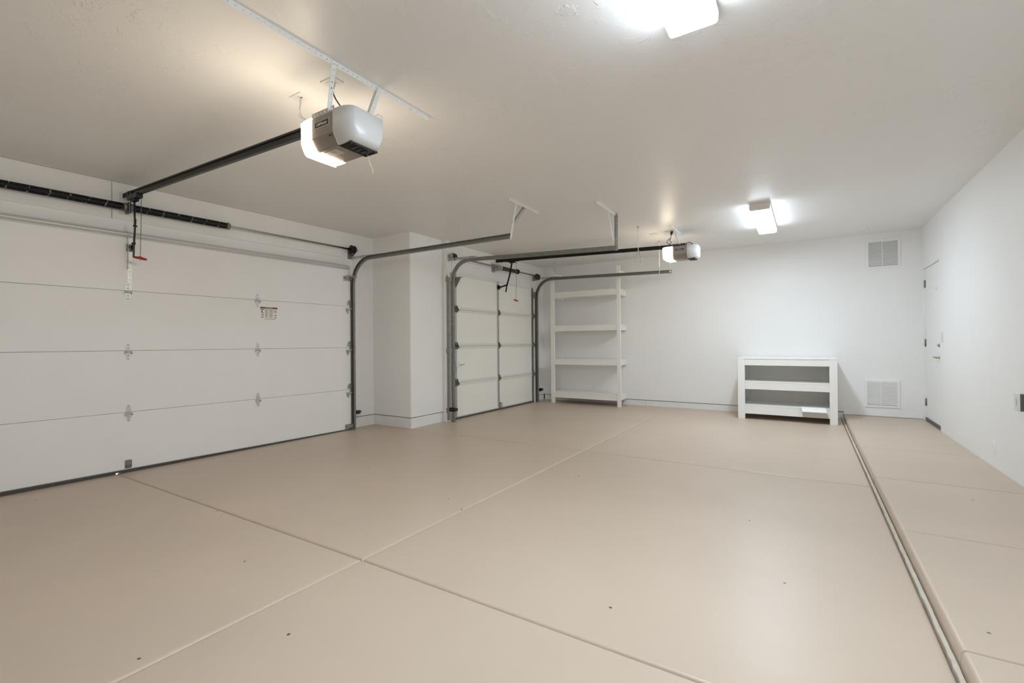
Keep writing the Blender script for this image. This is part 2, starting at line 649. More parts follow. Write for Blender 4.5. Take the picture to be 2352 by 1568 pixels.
# ---- door in the right wall
XD = XR + 0.022
d1 = thing('door_1', (XD, (DY0 + DY1) / 2, ZK), None, None)
d1['kind'] = 'structure'
mb = MB()
mb.box(XD, XD + 0.045, DY0 + 0.018, DY1 - 0.018, ZK + 0.04, DZ1 - 0.02, bev=0.002)
finish('door_leaf', mb, 'wall', d1)
mb = MB()
mb.box(XR + 0.003, XR + 0.12, DY0, DY0 + 0.016, ZK, DZ1)
mb.box(XR - 0.006, XR + 0.12, DY1 - 0.016, DY1 + 0.01, ZK, DZ1 + 0.01)
mb.box(XR - 0.004, XR + 0.12, DY0, DY1, DZ1 - 0.016, DZ1 + 0.012)
finish('door_frame', mb, 'wall', d1)
mb = MB()
mb.box(XD - 0.012, XD + 0.05, DY0 + 0.018, DY1 - 0.018, ZK + 0.001, ZK + 0.045, bev=0.004)
finish('door_sweep', mb, 'greysweep', d1)
hinges = None
for z in (0.316, 1.129, 1.939):
    mb = MB()
    mb.tube([(XD - 0.007, DY1 - 0.018, z - 0.05), (XD - 0.007, DY1 - 0.018, z + 0.05)], 0.008, 10)
    mb.box(XD - 0.003, XD + 0.001, DY1 - 0.05, DY1 - 0.018, z - 0.05, z + 0.05)
    finish('door_hinge', mb, 'hinge', d1)
mb = MB()
mb.lathe((XD, 7.63, 0.95), (-1, 0, 0), [(0, 0.033), (0.006, 0.033), (0.012, 0.026), (0.014, 0.012), (0.05, 0.011)], 20)
mb.tube([(XD - 0.05, 7.622, 0.952), (XD - 0.056, 7.65, 0.953), (XD - 0.056, 7.70, 0.958), (XD - 0.052, 7.75, 0.955), (XD - 0.05, 7.765, 0.952)], [0.010, 0.011, 0.009, 0.008, 0.006], 10)
finish('door_handle', mb, 'brass', d1)
mb = MB()
mb.lathe((XD, 7.63, 1.10), (-1, 0, 0), [(0, 0.032), (0.008, 0.031), (0.014, 0.022), (0.02, 0.02)], 20)
mb.box(XD - 0.034, XD - 0.018, 7.612, 7.648, 1.094, 1.106)
finish('deadbolt', mb, 'hinge', d1)
mb = MB()
mb.lathe((XD, 7.83, 1.82), (-1, 0, 0), [(0, 0.009), (0.003, 0.009), (0.004, 0.005)], 12)
finish('peephole', mb, 'hinge', d1)


# ================================================================== BIG GARAGE DOOR
RZ = -math.atan(0.045)
gd = thing('garage_door', FD(0.08, 0.04, -0.02), 'wide white flush-panel double garage door on the left, closed', 'garage door', rz=RZ)
U0, U1 = -2.41, 2.548
secs = [0.0, 0.545, 1.127, 1.697, 2.245]
for z0, z1 in zip(secs[:-1], secs[1:]):
    mb = MB(FD)
    mb.box(U0, U1, 0.022, 0.070, z0 + 0.0012, z1 - 0.0012, bev=0.0020)
    mb.box(U1 - 0.085, U1 + 0.001, 0.0695, 0.0712, z0 + 0.004, z1 - 0.004)
    finish('door_panel', mb, 'door', gd)
mb = MB(FD)
for ua, ub, lift in ((U0, -0.018, 0.0), (-0.018, 0.022, 0.013), (0.022, U1, 0.0)):
    pa, pb = FD(ua, 0.05, 0), FD(ub, 0.05, 0)
    za, zb = zfloor(pa.x, pa.y) - 0.002 + lift, zfloor(pb.x, pb.y) - 0.002 + lift
    mb.add([(ua, 0.02, za), (ub, 0.02, zb), (ub, 0.076, zb), (ua, 0.076, za), (ua, 0.02, 0.001), (ub, 0.02, 0.001), (ub, 0.074, 0.001), (ua, 0.074, 0.001)],
           [(0, 1, 2, 3), (4, 7, 6, 5), (0, 4, 5, 1), (3, 2, 6, 7), (0, 3, 7, 4), (1, 5, 6, 2)])
finish('bottom_seal', mb, 'rubber', gd)
mb = MB(FD)
mb.box(U0, U1, 0.060, 0.079, 0.000, 0.007)
finish('seal_retainer', mb, 'alu', gd)
# top strut: a galvanised hat section
mb = MB(FD)
zs = 2.196
prof = [(0.070, zs), (0.074, zs), (0.078, zs + 0.012), (0.110, zs + 0.014), (0.116, zs + 0.020), (0.108, zs + 0.026), (0.108, zs + 0.034), (0.116, zs + 0.040), (0.110, zs + 0.046), (0.078, zs + 0.048), (0.074, zs + 0.064), (0.070, zs + 0.064)]
mb.prism(prof, 'x', U0 + 0.01, U1 - 0.03)
finish('top_strut', mb, 'strut', gd)


def leaf(mb, u, z, up, w, h, v0, th, bolts=True):
    """pointed hinge leaf; up=+1/-1"""
    pts = []
    for t, k in ((0, 1.0), (0.15, 1.0), (0.45, 0.92), (0.7, 0.66), (0.88, 0.42), (1.0, 0.2)):
        pts.append((u + w / 2 * k, z + up * h * t))
    for t, k in ((1.0, 0.2), (0.88, 0.42), (0.7, 0.66), (0.45, 0.92), (0.15, 1.0), (0, 1.0)):
        pts.append((u - w / 2 * k, z + up * h * t))
    mb.prism(pts, 'y', v0, v0 + th)
    if bolts:
        for t, rr in ((0.36, 0.0085), (0.78, 0.007)):
            mb.lathe((u, v0 + th, z + up * h * t), FN, [(0, rr), (0.003, rr), (0.006, rr * 0.5)], 8)


def big_hinge(u, z):
    mb = MB(FD)
    leaf(mb, u, z - 0.004, 1, 0.046, 0.074, 0.0705, 0.003)
    leaf(mb, u, z - 0.024, -1, 0.042, 0.066, 0.0705, 0.003)
    # raised bridge and pin
    mb.prism([(0.0705, z + 0.006), (0.0705, z - 0.004), (0.082, z - 0.012), (0.084, z - 0.006)], 'x', u - 0.021, u + 0.021)
    mb.tube([(u - 0.03, 0.0845, z - 0.016), (u + 0.03, 0.0845, z - 0.016)], 0.0065, 10)
    mb.box(u - 0.028, u - 0.025, 0.0705, 0.088, z - 0.036, z - 0.01)
    mb.box(u + 0.025, u + 0.028, 0.0705, 0.088, z - 0.036, z - 0.01)
    return mb


for i, u in enumerate((0.082, 1.288)):
    for z in secs[1:4]:
        finish('hinge', big_hinge(u, z), 'zinc', gd)
# end roller hinges on the right edge
for z in secs[1:4]:
    mb = MB(FD)
    ue = 2.512
    leaf(mb, ue - 0.012, z - 0.045, -1, 0.05, 0.062, 0.0715, 0.003)
    mb.prism([(ue - 0.022, z + 0.014), (ue + 0.022, z + 0.014), (ue + 0.022, z + 0.084), (ue + 0.002, z + 0.084), (ue - 0.022, z + 0.05)], 'y', 0.0715, 0.0740)
    mb.box(ue + 0.020, ue + 0.023, 0.0715, 0.092, z - 0.030, z + 0.084)
    for dz in (0.03, 0.06):
        mb.lathe((ue + 0.004, 0.074, z + dz), FN, [(0, 0.007), (0.004, 0.006)], 8)
    mb.box(ue - 0.035, ue + 0.03, 0.0715, 0.098, z - 0.042, z - 0.030)
    finish('roller_hinge', mb, 'galv', gd)
    mb = MB(FD)
    mb.tube([(ue - 0.045, 0.104, z - 0.036), (ue + 0.085, 0.104, z - 0.036)], 0.0075, 10)
    finish('roller_stem', mb, 'chrome', gd)
mb = MB(FD)
mb.box(2.44, 2.545, 0.0715, 0.076, 2.04, 2.10)
mb.prism([(0.0715, 2.05), (0.16, 2.09), (0.16, 2.12), (0.0715, 2.11)], 'x', 2.47, 2.476)
mb.prism([(0.0715, 2.05), (0.16, 2.09), (0.16, 2.12), (0.0715, 2.11)], 'x', 2.53, 2.536)
mb.tube([(2.46, 0.15, 2.105), (2.60, 0.15, 2.105)], 0.0085, 10)
finish('top_bracket', mb, 'galv', gd)
mb = MB(FD)
mb.box(2.452, 2.546, 0.0715, 0.076, 0.004, 0.075)
mb.box(2.542, 2.546, 0.0715, 0.12, 0.004, 0.075)
mb.box(2.452, 2.546, 0.0715, 0.105, 0.030, 0.040)
mb.tube([(2.47, 0.103, 0.05), (2.60, 0.103, 0.05)], 0.0075, 10)
for u, z in ((2.475, 0.06), (2.51, 0.06), (2.475, 0.018), (2.51, 0.018)):
    mb.lathe((u, 0.076, z), FN, [(0, 0.007), (0.005, 0.006)], 8)
finish('bottom_bracket', mb, 'galv', gd)
# operator reinforcement upright and bracket
mb = MB(FD)
mb.box(0.078, 0.081, 0.070, 0.104, 1.90, 2.262)
mb.perf((0.096, 0.0712, 1.715), (0.096, 0.0712, 2.262), FT, 0.034, pitch=0.036, r=0.005)
mb.bar((0.096, 0.0722, 1.93), (0.096, 0.0722, 2.20), FT, 0.022, 0.003)
finish('reinforcing_upright', mb, 'zinc', gd)
mb = MB(FD)
mb.box(0.070, 0.122, 0.072, 0.078, 2.07, 2.14)
mb.box(0.083, 0.087, 0.078, 0.13, 2.08, 2.13)
mb.box(0.105, 0.109, 0.078, 0.13, 2.08, 2.13)
finish('arm_bracket', mb, 'darkgalv', gd)
mb = MB(FD)
mb.prism([(0.052, 0.018), (0.052, 0.088), (0.062, 0.092), (0.098, 0.092), (0.106, 0.086), (0.106, 0.024), (0.096, 0.014), (0.06, 0.014)], 'y', 0.0702, 0.0745)
mb.prism([(0.0745, 0.05), (0.094, 0.036), (0.094, 0.030), (0.0745, 0.03)], 'x', 0.06, 0.098)
for u, z in ((0.066, 0.078), (0.092, 0.078), (0.066, 0.022), (0.092, 0.022)):
    mb.lathe((u, 0.0745, z), FN, [(0, 0.006), (0.004, 0.005)], 8)
finish('step_plate', mb, 'darkgalv', gd)
# warning label
mb = MB(FD)
mb.box(1.315, 1.525, 0.0702, 0.0708, 1.462, 1.622)
mb.box(1.318, 1.522, 0.0706, 0.0712, 1.598, 1.619, mi=1)
tv, tf = text_mesh('WARNING', 0.018)
mb.add([(1.42 + p.x, 0.0713 + p.z, 1.6085 + p.y) for p in tv], tf, 2)
mb.box(1.322, 1.362, 0.0706, 0.0712, 1.582, 1.590, mi=3)
mb.lathe((1.337, 0.0708, 1.571), FN, [(0, 0.005), (0.0006, 0.005)], 10, mi=3)
mb.bar((1.337, 0.071, 1.568), (1.347, 0.071, 1.548), FT, 0.009, 0.0006, mi=3)
mb.bar((1.345, 0.071, 1.55), (1.354, 0.071, 1.535), FT, 0.006, 0.0006, mi=3)
mb.bar((1.334, 0.071, 1.565), (1.326, 0.071, 1.552), FT, 0.004, 0.0006, mi=3)
for zz in (1.524, 1.498):
    mb.box(1.328, 1.358, 0.0706, 0.0712, zz - 0.007, zz + 0.007, mi=4)
    mb.box(1.482, 1.512, 0.0706, 0.0712, zz - 0.006, zz + 0.006, mi=4)
for u0, u1 in ((1.374, 1.412), (1.424, 1.466)):
    z = 1.588
    k = 0
    while z > 1.496:
        mb.box(u0, u1 - (0.012 if k % 4 == 3 else 0.0), 0.0706, 0.0712, z - 0.0022, z + 0.0022, mi=4)
        z -= 0.0075
        k += 1
for k in range(20):
    a0, a1 = 2 * PI * k / 20, 2 * PI * (k + 1) / 20
    mb.bar((1.496 + 0.016 * math.cos(a0), 0.071, 1.566 + 0.016 * math.sin(a0)), (1.496 + 0.016 * math.cos(a1), 0.071, 1.566 + 0.016 * math.sin(a1)), FN, 0.0006, 0.004, mi=3 if k < 12 else 4)
mb.bar((1.484, 0.071, 1.577), (1.508, 0.071, 1.555), FN, 0.0006, 0.004, mi=3)
mb.box(1.372, 1.50, 0.0706, 0.0712, 1.476, 1.482, mi=4)
finish('warning_label', mb, ['stickerw', 'redink', 'letter', 'blackink', 'ink'], gd)


# ---- tracks
def cprof(th=0.0022, h=0.027, d=0.026):
    """C channel, open towards +b"""
    return [(-h, d), (-h, 0), (h, 0), (h, d), (h - 0.007, d + 0.003), (h - 0.008, d + 0.001), (h - th, d - th), (h - th, th), (-h + th, th), (-h + th, d - th), (-h + 0.008, d + 0.001), (-h + 0.007, d + 0.003)]


def track_path(xv, y, z0, zv, rad, zh_end, x_end):
    """up the door edge, round the bend, then level into the room (+x)"""
    zt = zv + rad
    p = [(xv, y, z0), (xv, y, zv - 0.4), (xv, y, zv)]
    for i in range(1, 13):
        a = PI / 2 * i / 12
        p.append((xv + rad - rad * math.cos(a), y, zv + rad * math.sin(a)))
    for i in range(1, 5):
        t = i / 4
        p.append((lerp(xv + rad, x_end, t), y, lerp(zt, zh_end, t)))
    return p


def split_path(p):
    return p[:3], p[2:]


def make_track(label, xv, y, z0, zv, rad, zh, xe, openb, xjamb, foot=True, perf_angle=False):
    t = thing('door_track', (xv, y, zfloor(xv, y)), label, 'garage door track', 'garage door tracks')
    pv, ph = split_path(track_path(xv, y, z0, zv, rad, zh, xe))
    mb = MB()
    mb.sweep(pv, cprof(), (0, openb, 0))
    finish('vertical_rail', mb, 'darkgalv', t)
    mb = MB()
    mb.sweep(ph, cprof(), (0, openb, 0))
    finish('horizontal_rail', mb, 'darkgalv', t)
    # wall angle behind the upright
    ya = y - openb * 0.006
    mb = MB()
    if perf_angle:
        mb.perf((xjamb + 0.0016, ya + openb * 0.014, z0 + 0.1), (xjamb + 0.0016, ya + openb * 0.014, zv + 0.10), (0, 1, 0), 0.03, pitch=0.075, r=0.008, slot=2.2)
        mb.box(xjamb, xjamb + 0.004, ya - 0.028, ya - 0.002, z0 + 0.02, zv + 0.10)
    else:
        mb.box(xjamb, xjamb + 0.003, min(ya, ya - openb * 0.032), max(ya, ya - openb * 0.032), z0 + 0.02, zv + 0.11)
    mb.box(xjamb, xv - 0.012, ya - 0.0015, ya + 0.0015, z0 + 0.02, zv + 0.08)
    finish('wall_angle', mb, 'galv' if not perf_angle else 'darkgalv', t)
    # flag angle carrying the level rail
    mb = MB()
    xf = xjamb + (0.13 if perf_angle else 0.01)
    mb.perf((xf, ya, zv + rad + 0.035), (xv + rad + 0.16, ya, zv + rad + 0.020), (0, 0, 1), 0.034, pitch=0.05, r=0.009, slot=1.5)
    mb.bar((xf, ya - openb * 0.005, zv + rad + 0.052), (xv + rad + 0.16, ya - openb * 0.005, zv + rad + 0.037), (0, 1, 0), 0.010, 0.002)
    finish('flag_bracket', mb, 'galv', t)
    for z in (zv + 0.04, (z0 + zv) / 2 + 0.02, z0 + 0.17):
        mb = MB()
        mb.box(xjamb, xjamb + 0.004, min(ya - openb * 0.05, ya + openb * 0.004), max(ya - openb * 0.05, ya + openb * 0.004), z - 0.04, z + 0.04)
        mb.box(xjamb, xv + 0.006, ya - openb * 0.004 - 0.0016, ya - openb * 0.004 + 0.0016, z - 0.035, z + 0.035)
        mb.lathe((xv - 0.006, ya - openb * 0.006, z - 0.014), (0, -openb, 0), [(0, 0.007), (0.006, 0.006)], 8)
        mb.lathe((xv - 0.006, ya - openb * 0.006, z + 0.016), (0, -openb, 0), [(0, 0.007), (0.006, 0.006)], 8)
        mb.lathe((xjamb + 0.004, ya - openb * 0.034, z), (1, 0, 0), [(0, 0.008), (0.006, 0.007)], 8)
        finish('jamb_bracket', mb, 'galv', t)
    return t


make_track('grey steel track curving up beside the wide double garage door', -5.315, 4.285, -0.008, 1.99, 0.352, 2.338, -2.71, -1, -5.405)
make_track('grey steel track at the near side of the small garage door', -4.478, 5.395, 0.0, 2.09, 0.305, 2.309, -1.93, 1, XJF)
make_track('grey steel track between the small garage door and the shelf unit', -4.515, 8.062, 0.0, 2.08, 0.333, 2.354, -1.912, -1, XJF, perf_angle=True)

# ---- hangers carrying the far track ends
SX, SY = (1, 0, 0), (0, 1, 0)


def ceil_angle(mb, x, y0, y1, leg=0.032, pitch=0.034, face=1):
    """perforated angle against the ceiling, running along y"""
    mb.perf((x, y0, ZC - leg / 2), (x, y1, ZC - leg / 2), (0, 0, 1), leg, pitch)
    mb.bar((x - face * leg / 2, y0, ZC - 0.0012), (x - face * leg / 2, y1, ZC - 0.0012), SX, leg, 0.002)


h = thing('track_hanger', (-2.68, 4.25, ZC), 'white perforated hanger in a triangle, holding the wide door track end', 'hanging bracket', 'track hangers on the ceiling')
mb = MB()
ceil_angle(mb, -2.67, 4.17, 4.83, pitch=0.022)
finish('ceiling_bar', mb, 'whitemetal', h)
mb = MB()
mb.perf((-2.676, 4.21, 2.29), (-2.676, 4.335, ZC - 0.004), SY, 0.03, 0.026)
finish('drop_strut', mb, 'whitemetal', h)
mb = MB()
mb.perf((-2.679, 4.29, 2.47), (-2.679, 4.54, ZC - 0.004), SY, 0.03, 0.026)
mb.perf((-2.694, 4.277, 2.478), (-2.694, 4.527, ZC - 0.004), SX, 0.03, 0.026)
finish('diagonal_brace', mb, 'galv', h)

h = thing('track_hanger', (-1.93, 5.41, ZC), 'pale perforated hanger above the opener rail, holding the small door near track end', 'hanging bracket', 'track hangers on the ceiling')
mb = MB()
ceil_angle(mb, -1.935, 4.80, 5.40, pitch=0.05)
finish('ceiling_bar', mb, 'whitemetal', h)
mb = MB()
mb.perf((-1.925, 5.405, 2.275), (-1.925, 5.412, ZC - 0.004), SX, 0.034, 0.03)
mb.bar((-1.941, 5.390, 2.275), (-1.941, 5.397, ZC - 0.004), SY, 0.03, 0.002)
finish('drop_strut', mb, 'galv', h)
mb = MB()
mb.perf((-1.947, 5.375, 2.36), (-1.947, 5.18, ZC - 0.004), SY, 0.03, 0.05)
finish('diagonal_brace', mb, 'whitemetal', h)

h = thing('track_hanger', (-1.935, 8.06, ZC), 'white perforated strap behind the far opener, holding the far track end', 'hanging bracket', 'track hangers on the ceiling')
mb = MB()
mb.perf((-1.935, 8.054, 2.34), (-1.935, 8.054, ZC - 0.004), SX, 0.034, 0.034)
finish('drop_strut', mb, 'whitemetal', h)
mb = MB()
ceil_angle(mb, -1.937, 7.75, 8.20)
finish('ceiling_bar', mb, 'whitemetal', h)

# ---- torsion springs
ZS = 2.486


def coil(mb, p0, axis, L, r, pitch, seg=16, marks=None):
    n = int(L / pitch)
    a = mb.fr(*p0)
    t = Vector(axis).normalized()
    u = Vector((0, 0, 1))
    s = t.cross(u)
    prof = []
    for i in range(n):
        prof += [(i * pitch, r * 0.93), (i * pitch + pitch * 0.3, r), (i * pitch + pitch * 0.7, r)]
    prof.append((n * pitch, r * 0.93))
    vs = []
    for d, rr in prof:
        for k in range(seg):
            an = 2 * PI * k / seg
            vs.append(a + t * d + (u * math.cos(an) + s * math.sin(an)) * rr)
    for i in range(len(prof) - 1):
        for k in range(seg):
            mi = 0
            if marks and i % 3 == 1:
                d = prof[i][0]
                ph = (d / marks + (k / seg) * 0.55) % 1.0
                if ph < 0.10 and random.random() < 0.5:
                    mi = 1
            mb.add([vs[i * seg + k], vs[i * seg + (k + 1) % seg], vs[(i + 1) * seg + (k + 1) % seg], vs[(i + 1) * seg + k]], [(0, 1, 2, 3)], mi, True, raw=True)
    for e in (0, len(prof) - 1):
        mb.add([vs[e * seg + k] for k in range(seg)], [tuple(range(seg))], 0, raw=True)


def drum(mb, p, axis, r=0.05):
    prof = [(0, r * 0.55), (0.004, r * 0.9), (0.006, r * 1.05), (0.012, r * 1.05)]
    d = 0.012
    for i in range(5):
        prof += [(d + 0.003, r * 0.90), (d + 0.008, r * 0.96)]
        d += 0.009
    prof += [(d, r * 1.0), (d + 0.006, r * 0.86), (d + 0.012, r * 0.5), (d + 0.024, r * 0.42)]
    mb.lathe(p, axis, prof, 24)


ts = thing('torsion_spring', FD(0.08, 0.085, ZS), 'black torsion springs on a steel shaft above the wide garage door', 'garage door spring', rz=RZ)
VS = 0.09
mb = MB(FD)
mb.tube([(-2.5, VS, ZS), (2.665, VS, ZS)], 0.0128, 12)
finish('shaft', mb, 'chrome', ts)
for u0, L in ((-1.45, 1.49), (0.118, 0.835)):
    mb = MB(FD)
    random.seed(4)
    coil(mb, (u0, VS, ZS), FT, L, 0.034, 0.0068, marks=0.125)
    finish('spring', mb, ['spring', 'mark'], ts, fix=True)
mb = MB(FD)
mb.lathe((0.045, VS, ZS), FT, [(0, 0.036), (0.02, 0.04), (0.024, 0.032)], 20)
mb.lathe((0.098, VS, ZS), FT, [(0, 0.032), (0.006, 0.042), (0.03, 0.035)], 20)
mb.box(0.076, 0.082, 0.020, VS + 0.05, ZS - 0.055, ZS + 0.045, bev=0.002)
mb.box(0.088, 0.094, 0.020, VS + 0.05, ZS - 0.055, ZS + 0.045, bev=0.002)
cb = finish('centre_bracket', mb, 'darkgalv', ts)
mb = MB(FD)
mb.box(0.03, 0.115, 0.020, 0.025, ZS - 0.065, ZS + 0.06, bev=0.002)
for u, z in ((0.045, 0.045), (0.045, -0.05)):
    mb.lathe((u, 0.025, ZS + z), FN, [(0, 0.01), (0.008, 0.008)], 8)
finish('mounting_plate', mb, 'whitemetal', cb)
mb = MB(FD)
mb.lathe((0.948, VS, ZS), FT, [(0, 0.033), (0.01, 0.036), (0.03, 0.036), (0.034, 0.03), (0.04, 0.016)], 20)
mb.tube([(0.966, VS, ZS), (0.966, VS, ZS + 0.043)], 0.006, 8)
mb.tube([(0.966, VS, ZS), (0.966, VS + 0.043, ZS)], 0.006, 8)
finish('winding_cone', mb, 'darkgalv', ts)
mb = MB(FD)
drum(mb, (2.545, VS, ZS), FT, 0.055)
finish('cable_drum', mb, 'black', ts)
mb = MB(FD)
mb.prism([(0.004, ZS - 0.09), (0.05, ZS - 0.075), (VS + 0.035, ZS - 0.02), (VS + 0.035, ZS + 0.03), (0.06, ZS + 0.045), (0.004, ZS + 0.03)], 'x', 2.618, 2.624)
mb.box(2.56, 2.624, 0.0, 0.005, ZS - 0.12, ZS + 0.02)
mb.lathe((2.612, VS, ZS), FT, [(0, 0.02), (0.016, 0.02)], 12)
finish('end_bracket', mb, 'darkgalv', ts)
mb = MB(FD)
mb.tube([(2.56, VS + 0.03, ZS - 0.04), (2.562, 0.122, 2.28), (2.562, 0.122, 0.09)], 0.0018, 5)
finish('lift_cable', mb, 'galv', ts)

# ================================================================== SMALL GARAGE DOOR
sd = thing('garage_door', (-4.6, 6.8, 0.0), 'small cream single garage door with raised metal rails, closed, at the far end', 'garage door')
Y0, Y1 = 5.452, 8.022
XF = -4.585
ss = [0.014, 0.56, 1.13, 1.70, 2.262]
for z0, z1 in zip(ss[:-1], ss[1:]):
    mb = MB()
    mb.box(XF - 0.036, XF - 0.012, Y0, Y1, z0 + 0.001, z1 - 0.001)
    for (a, b) in ((z0 + 0.002, z0 + 0.040), (z1 - 0.040, z1 - 0.002)):
        mb.prism([(XF - 0.014, a), (XF - 0.002, a + 0.003), (XF, a + 0.010), (XF - 0.004, a + 0.019), (XF, a + 0.028), (XF - 0.002, b - 0.003), (XF - 0.014, b)], 'y', Y0, Y1, mi=1)
    mb.box(XF - 0.013, XF - 0.004, 6.745, 6.762, z0 + 0.04, z1 - 0.04, mi=1)
    mb.box(XF - 0.013, XF - 0.005, Y1 - 0.075, Y1 - 0.06, z0 + 0.04, z1 - 0.04, mi=1)
    finish('door_panel', mb, ['cream', 'creamrail'], sd)
for z0, z1 in zip(ss[:-1], ss[1:]):
    mb = MB()
    mb.prism([(6.768, XF - 0.014), (6.768, XF + 0.002), (6.774, XF + 0.004), (6.802, XF + 0.004), (6.808, XF + 0.002), (6.808, XF - 0.014)][::-1] and
             [(XF - 0.014, 6.768), (XF + 0.002, 6.768), (XF + 0.005, 6.774), (XF + 0.005, 6.802), (XF + 0.002, 6.808), (XF - 0.014, 6.808)], 'z', z0 + 0.003, z1 - 0.003)
    finish('centre_stile', mb, 'galv', sd)
    mb = MB()
    mb.box(XF - 0.014, XF + 0.004, Y0, Y0 + 0.175, z0 + 0.003, z1 - 0.003)
    finish('end_stile', mb, 'galv', sd)
    mb = MB()
    mb.perf((XF + 0.003, Y1 - 0.03, z0 + 0.003), (XF + 0.003, Y1 - 0.03, z1 - 0.003), SY, 0.05, pitch=0.07, r=0.007, slot=1.8)
    mb.box(XF - 0.02, XF + 0.003, Y1 - 0.006, Y1 - 0.003, z0 + 0.003, z1 - 0.003)
    finish('end_stile', mb, 'darkgalv', sd)
for z in ss[1:4]:
    mb = MB()
    mb.prism([(XF + 0.004, z - 0.045), (XF + 0.034, z - 0.012), (XF + 0.036, z - 0.002), (XF + 0.004, z + 0.058)], 'y', 6.774, 6.778)
    mb.prism([(XF + 0.004, z - 0.045), (XF + 0.034, z - 0.012), (XF + 0.036, z - 0.002), (XF + 0.004, z + 0.058)], 'y', 6.812, 6.816)
    mb.box(XF + 0.004, XF + 0.0065, 6.77, 6.82, z - 0.05, z + 0.06)
    mb.tube([(XF + 0.030, 6.768, z - 0.006), (XF + 0.030, 6.822, z - 0.006)], 0.006, 8)
    finish('hinge', mb, 'darkgalv', sd)
    for yy in (Y0 + 0.155, Y1 - 0.03):
        mb = MB()
        for dy in (-0.022, 0.022):
            mb.prism([(XF + 0.004, z - 0.04), (XF + 0.05, z - 0.024), (XF + 0.052, z - 0.012), (XF + 0.004, z + 0.07)], 'y', yy + dy - 0.0015, yy + dy + 0.0015)
        mb.box(XF + 0.004, XF + 0.0065, yy - 0.025, yy + 0.045, z - 0.05, z + 0.06)
        sgn = -1 if yy < 6.8 else 1
        mb.tube([(XF + 0.045, yy - sgn * 0.04, z - 0.017), (XF + 0.045, yy + sgn * (0.15 if sgn < 0 else 0.055), z - 0.017)], 0.0065, 8)
        finish('roller_hinge', mb, 'darkgalv', sd)
mb = MB()
for yy in (Y0 + 0.155,):
    mb.prism([(XF + 0.004, 2.02), (XF + 0.11, 2.18), (XF + 0.11, 2.195), (XF + 0.004, 2.195)], 'y', yy, yy + 0.003)
    mb.box(XF + 0.004, XF + 0.12, yy, yy + 0.05, 2.188, 2.193)
finish('top_bracket', mb, 'galv', sd)
mb = MB()
yy = Y1 - 0.03
mb.prism([(XF + 0.004, 2.04), (XF + 0.075, 2.06), (XF + 0.075, 2.17), (XF + 0.004, 2.18)], 'y', yy, yy + 0.003)
mb.tube([(XF + 0.06, yy - 0.03, 2.12), (XF + 0.06, yy + 0.05, 2.12)], 0.007, 8)
finish('top_bracket', mb, 'darkgalv', sd)
mb = MB()
mb.prism([(XF - 0.03, zfloor(-4.6, 5.6) - 0.004), (XF + 0.006, zfloor(-4.6, 5.6) - 0.004), (XF + 0.004, 0.016), (XF - 0.03, 0.016)], 'y', Y0, Y1)
finish('bottom_seal', mb, 'rubber', sd)
mb = MB()
mb.box(XF - 0.006, XF + 0.008, Y0, Y1, 0.014, 0.03)
finish('seal_retainer', mb, 'alu', sd)
mb = MB()
mb.box(XF + 0.004, XF + 0.04, 5.575, 5.655, 0.80, 0.875, bev=0.003)
mb.box(XF + 0.004, XF + 0.03, 5.575, 5.63, 0.875, 0.892, bev=0.003)
finish('slide_lock', mb, 'whitepl', sd)
mb = MB()
mb.bar((XF + 0.03, 5.655, 0.838), (XF + 0.03, 5.78, 0.842), (0, 0, 1), 0.016, 0.006)
finish('lock_handle', mb, 'galv', sd)
mb = MB()
mb.tube([(XF + 0.004, 6.83, 0.115), (XF + 0.03, 6.832, 0.112), (XF + 0.036, 6.834, 0.10), (XF + 0.036, 6.834, 0.045), (XF + 0.03, 6.832, 0.033), (XF + 0.004, 6.83, 0.03)], 0.006, 8)
mb.box(XF, XF + 0.006, 6.80, 6.84, 0.015, 0.13)
finish('lift_handle', mb, 'darkgalv', sd)
mb = MB()
mb.box(XF + 0.004, XF + 0.02, 6.755, 6.82, 2.115, 2.19)
mb.prism([(XF + 0.02, 2.12), (XF + 0.05, 2.14), (XF + 0.05, 2.165), (XF + 0.02, 2.185)], 'y', 6.775, 6.80)
finish('arm_bracket', mb, 'black', sd)

ts = thing('torsion_spring', (-4.5, 6.72, 2.482), 'short brown torsion spring on a dark shaft above the small garage door', 'garage door spring')
mb = MB()
XT, ZT = -4.515, 2.484
mb.tube([(XT, 5.37, ZT), (XT, 8.13, ZT + 0.012)], 0.0125, 10)
finish('shaft', mb, 'darkgalv', ts)
mb = MB()
coil(mb, (XT, 6.80, ZT + 0.003), (0, 1, 0.005), 0.50, 0.034, 0.0062)
finish('spring', mb, 'brown', ts)
mb = MB()
mb.lathe((XT, 7.295, ZT + 0.007), (0, 1, 0), [(0, 0.034), (0.005, 0.045), (0.05, 0.045), (0.062, 0.03), (0.07, 0.018)], 18)
finish('winding_cone', mb, 'black', ts)
mb = MB()
mb.prism([(XJB + 0.0165, 2.435), (XT, 2.425), (XT + 0.05, 2.46), (XT + 0.05, 2.51), (XT, 2.54), (XJB + 0.0165, 2.55)], 'y', 6.71, 6.716)
mb.box(XJB + 0.0165, XJB + 0.022, 6.655, 6.755, 2.415, 2.56)
mb.lathe((XT, 6.69, ZT), (0, 1, 0), [(0, 0.026), (0.012, 0.03), (0.05, 0.03), (0.06, 0.04), (0.10, 0.036)], 18)
finish('centre_bracket', mb, 'galv', ts)
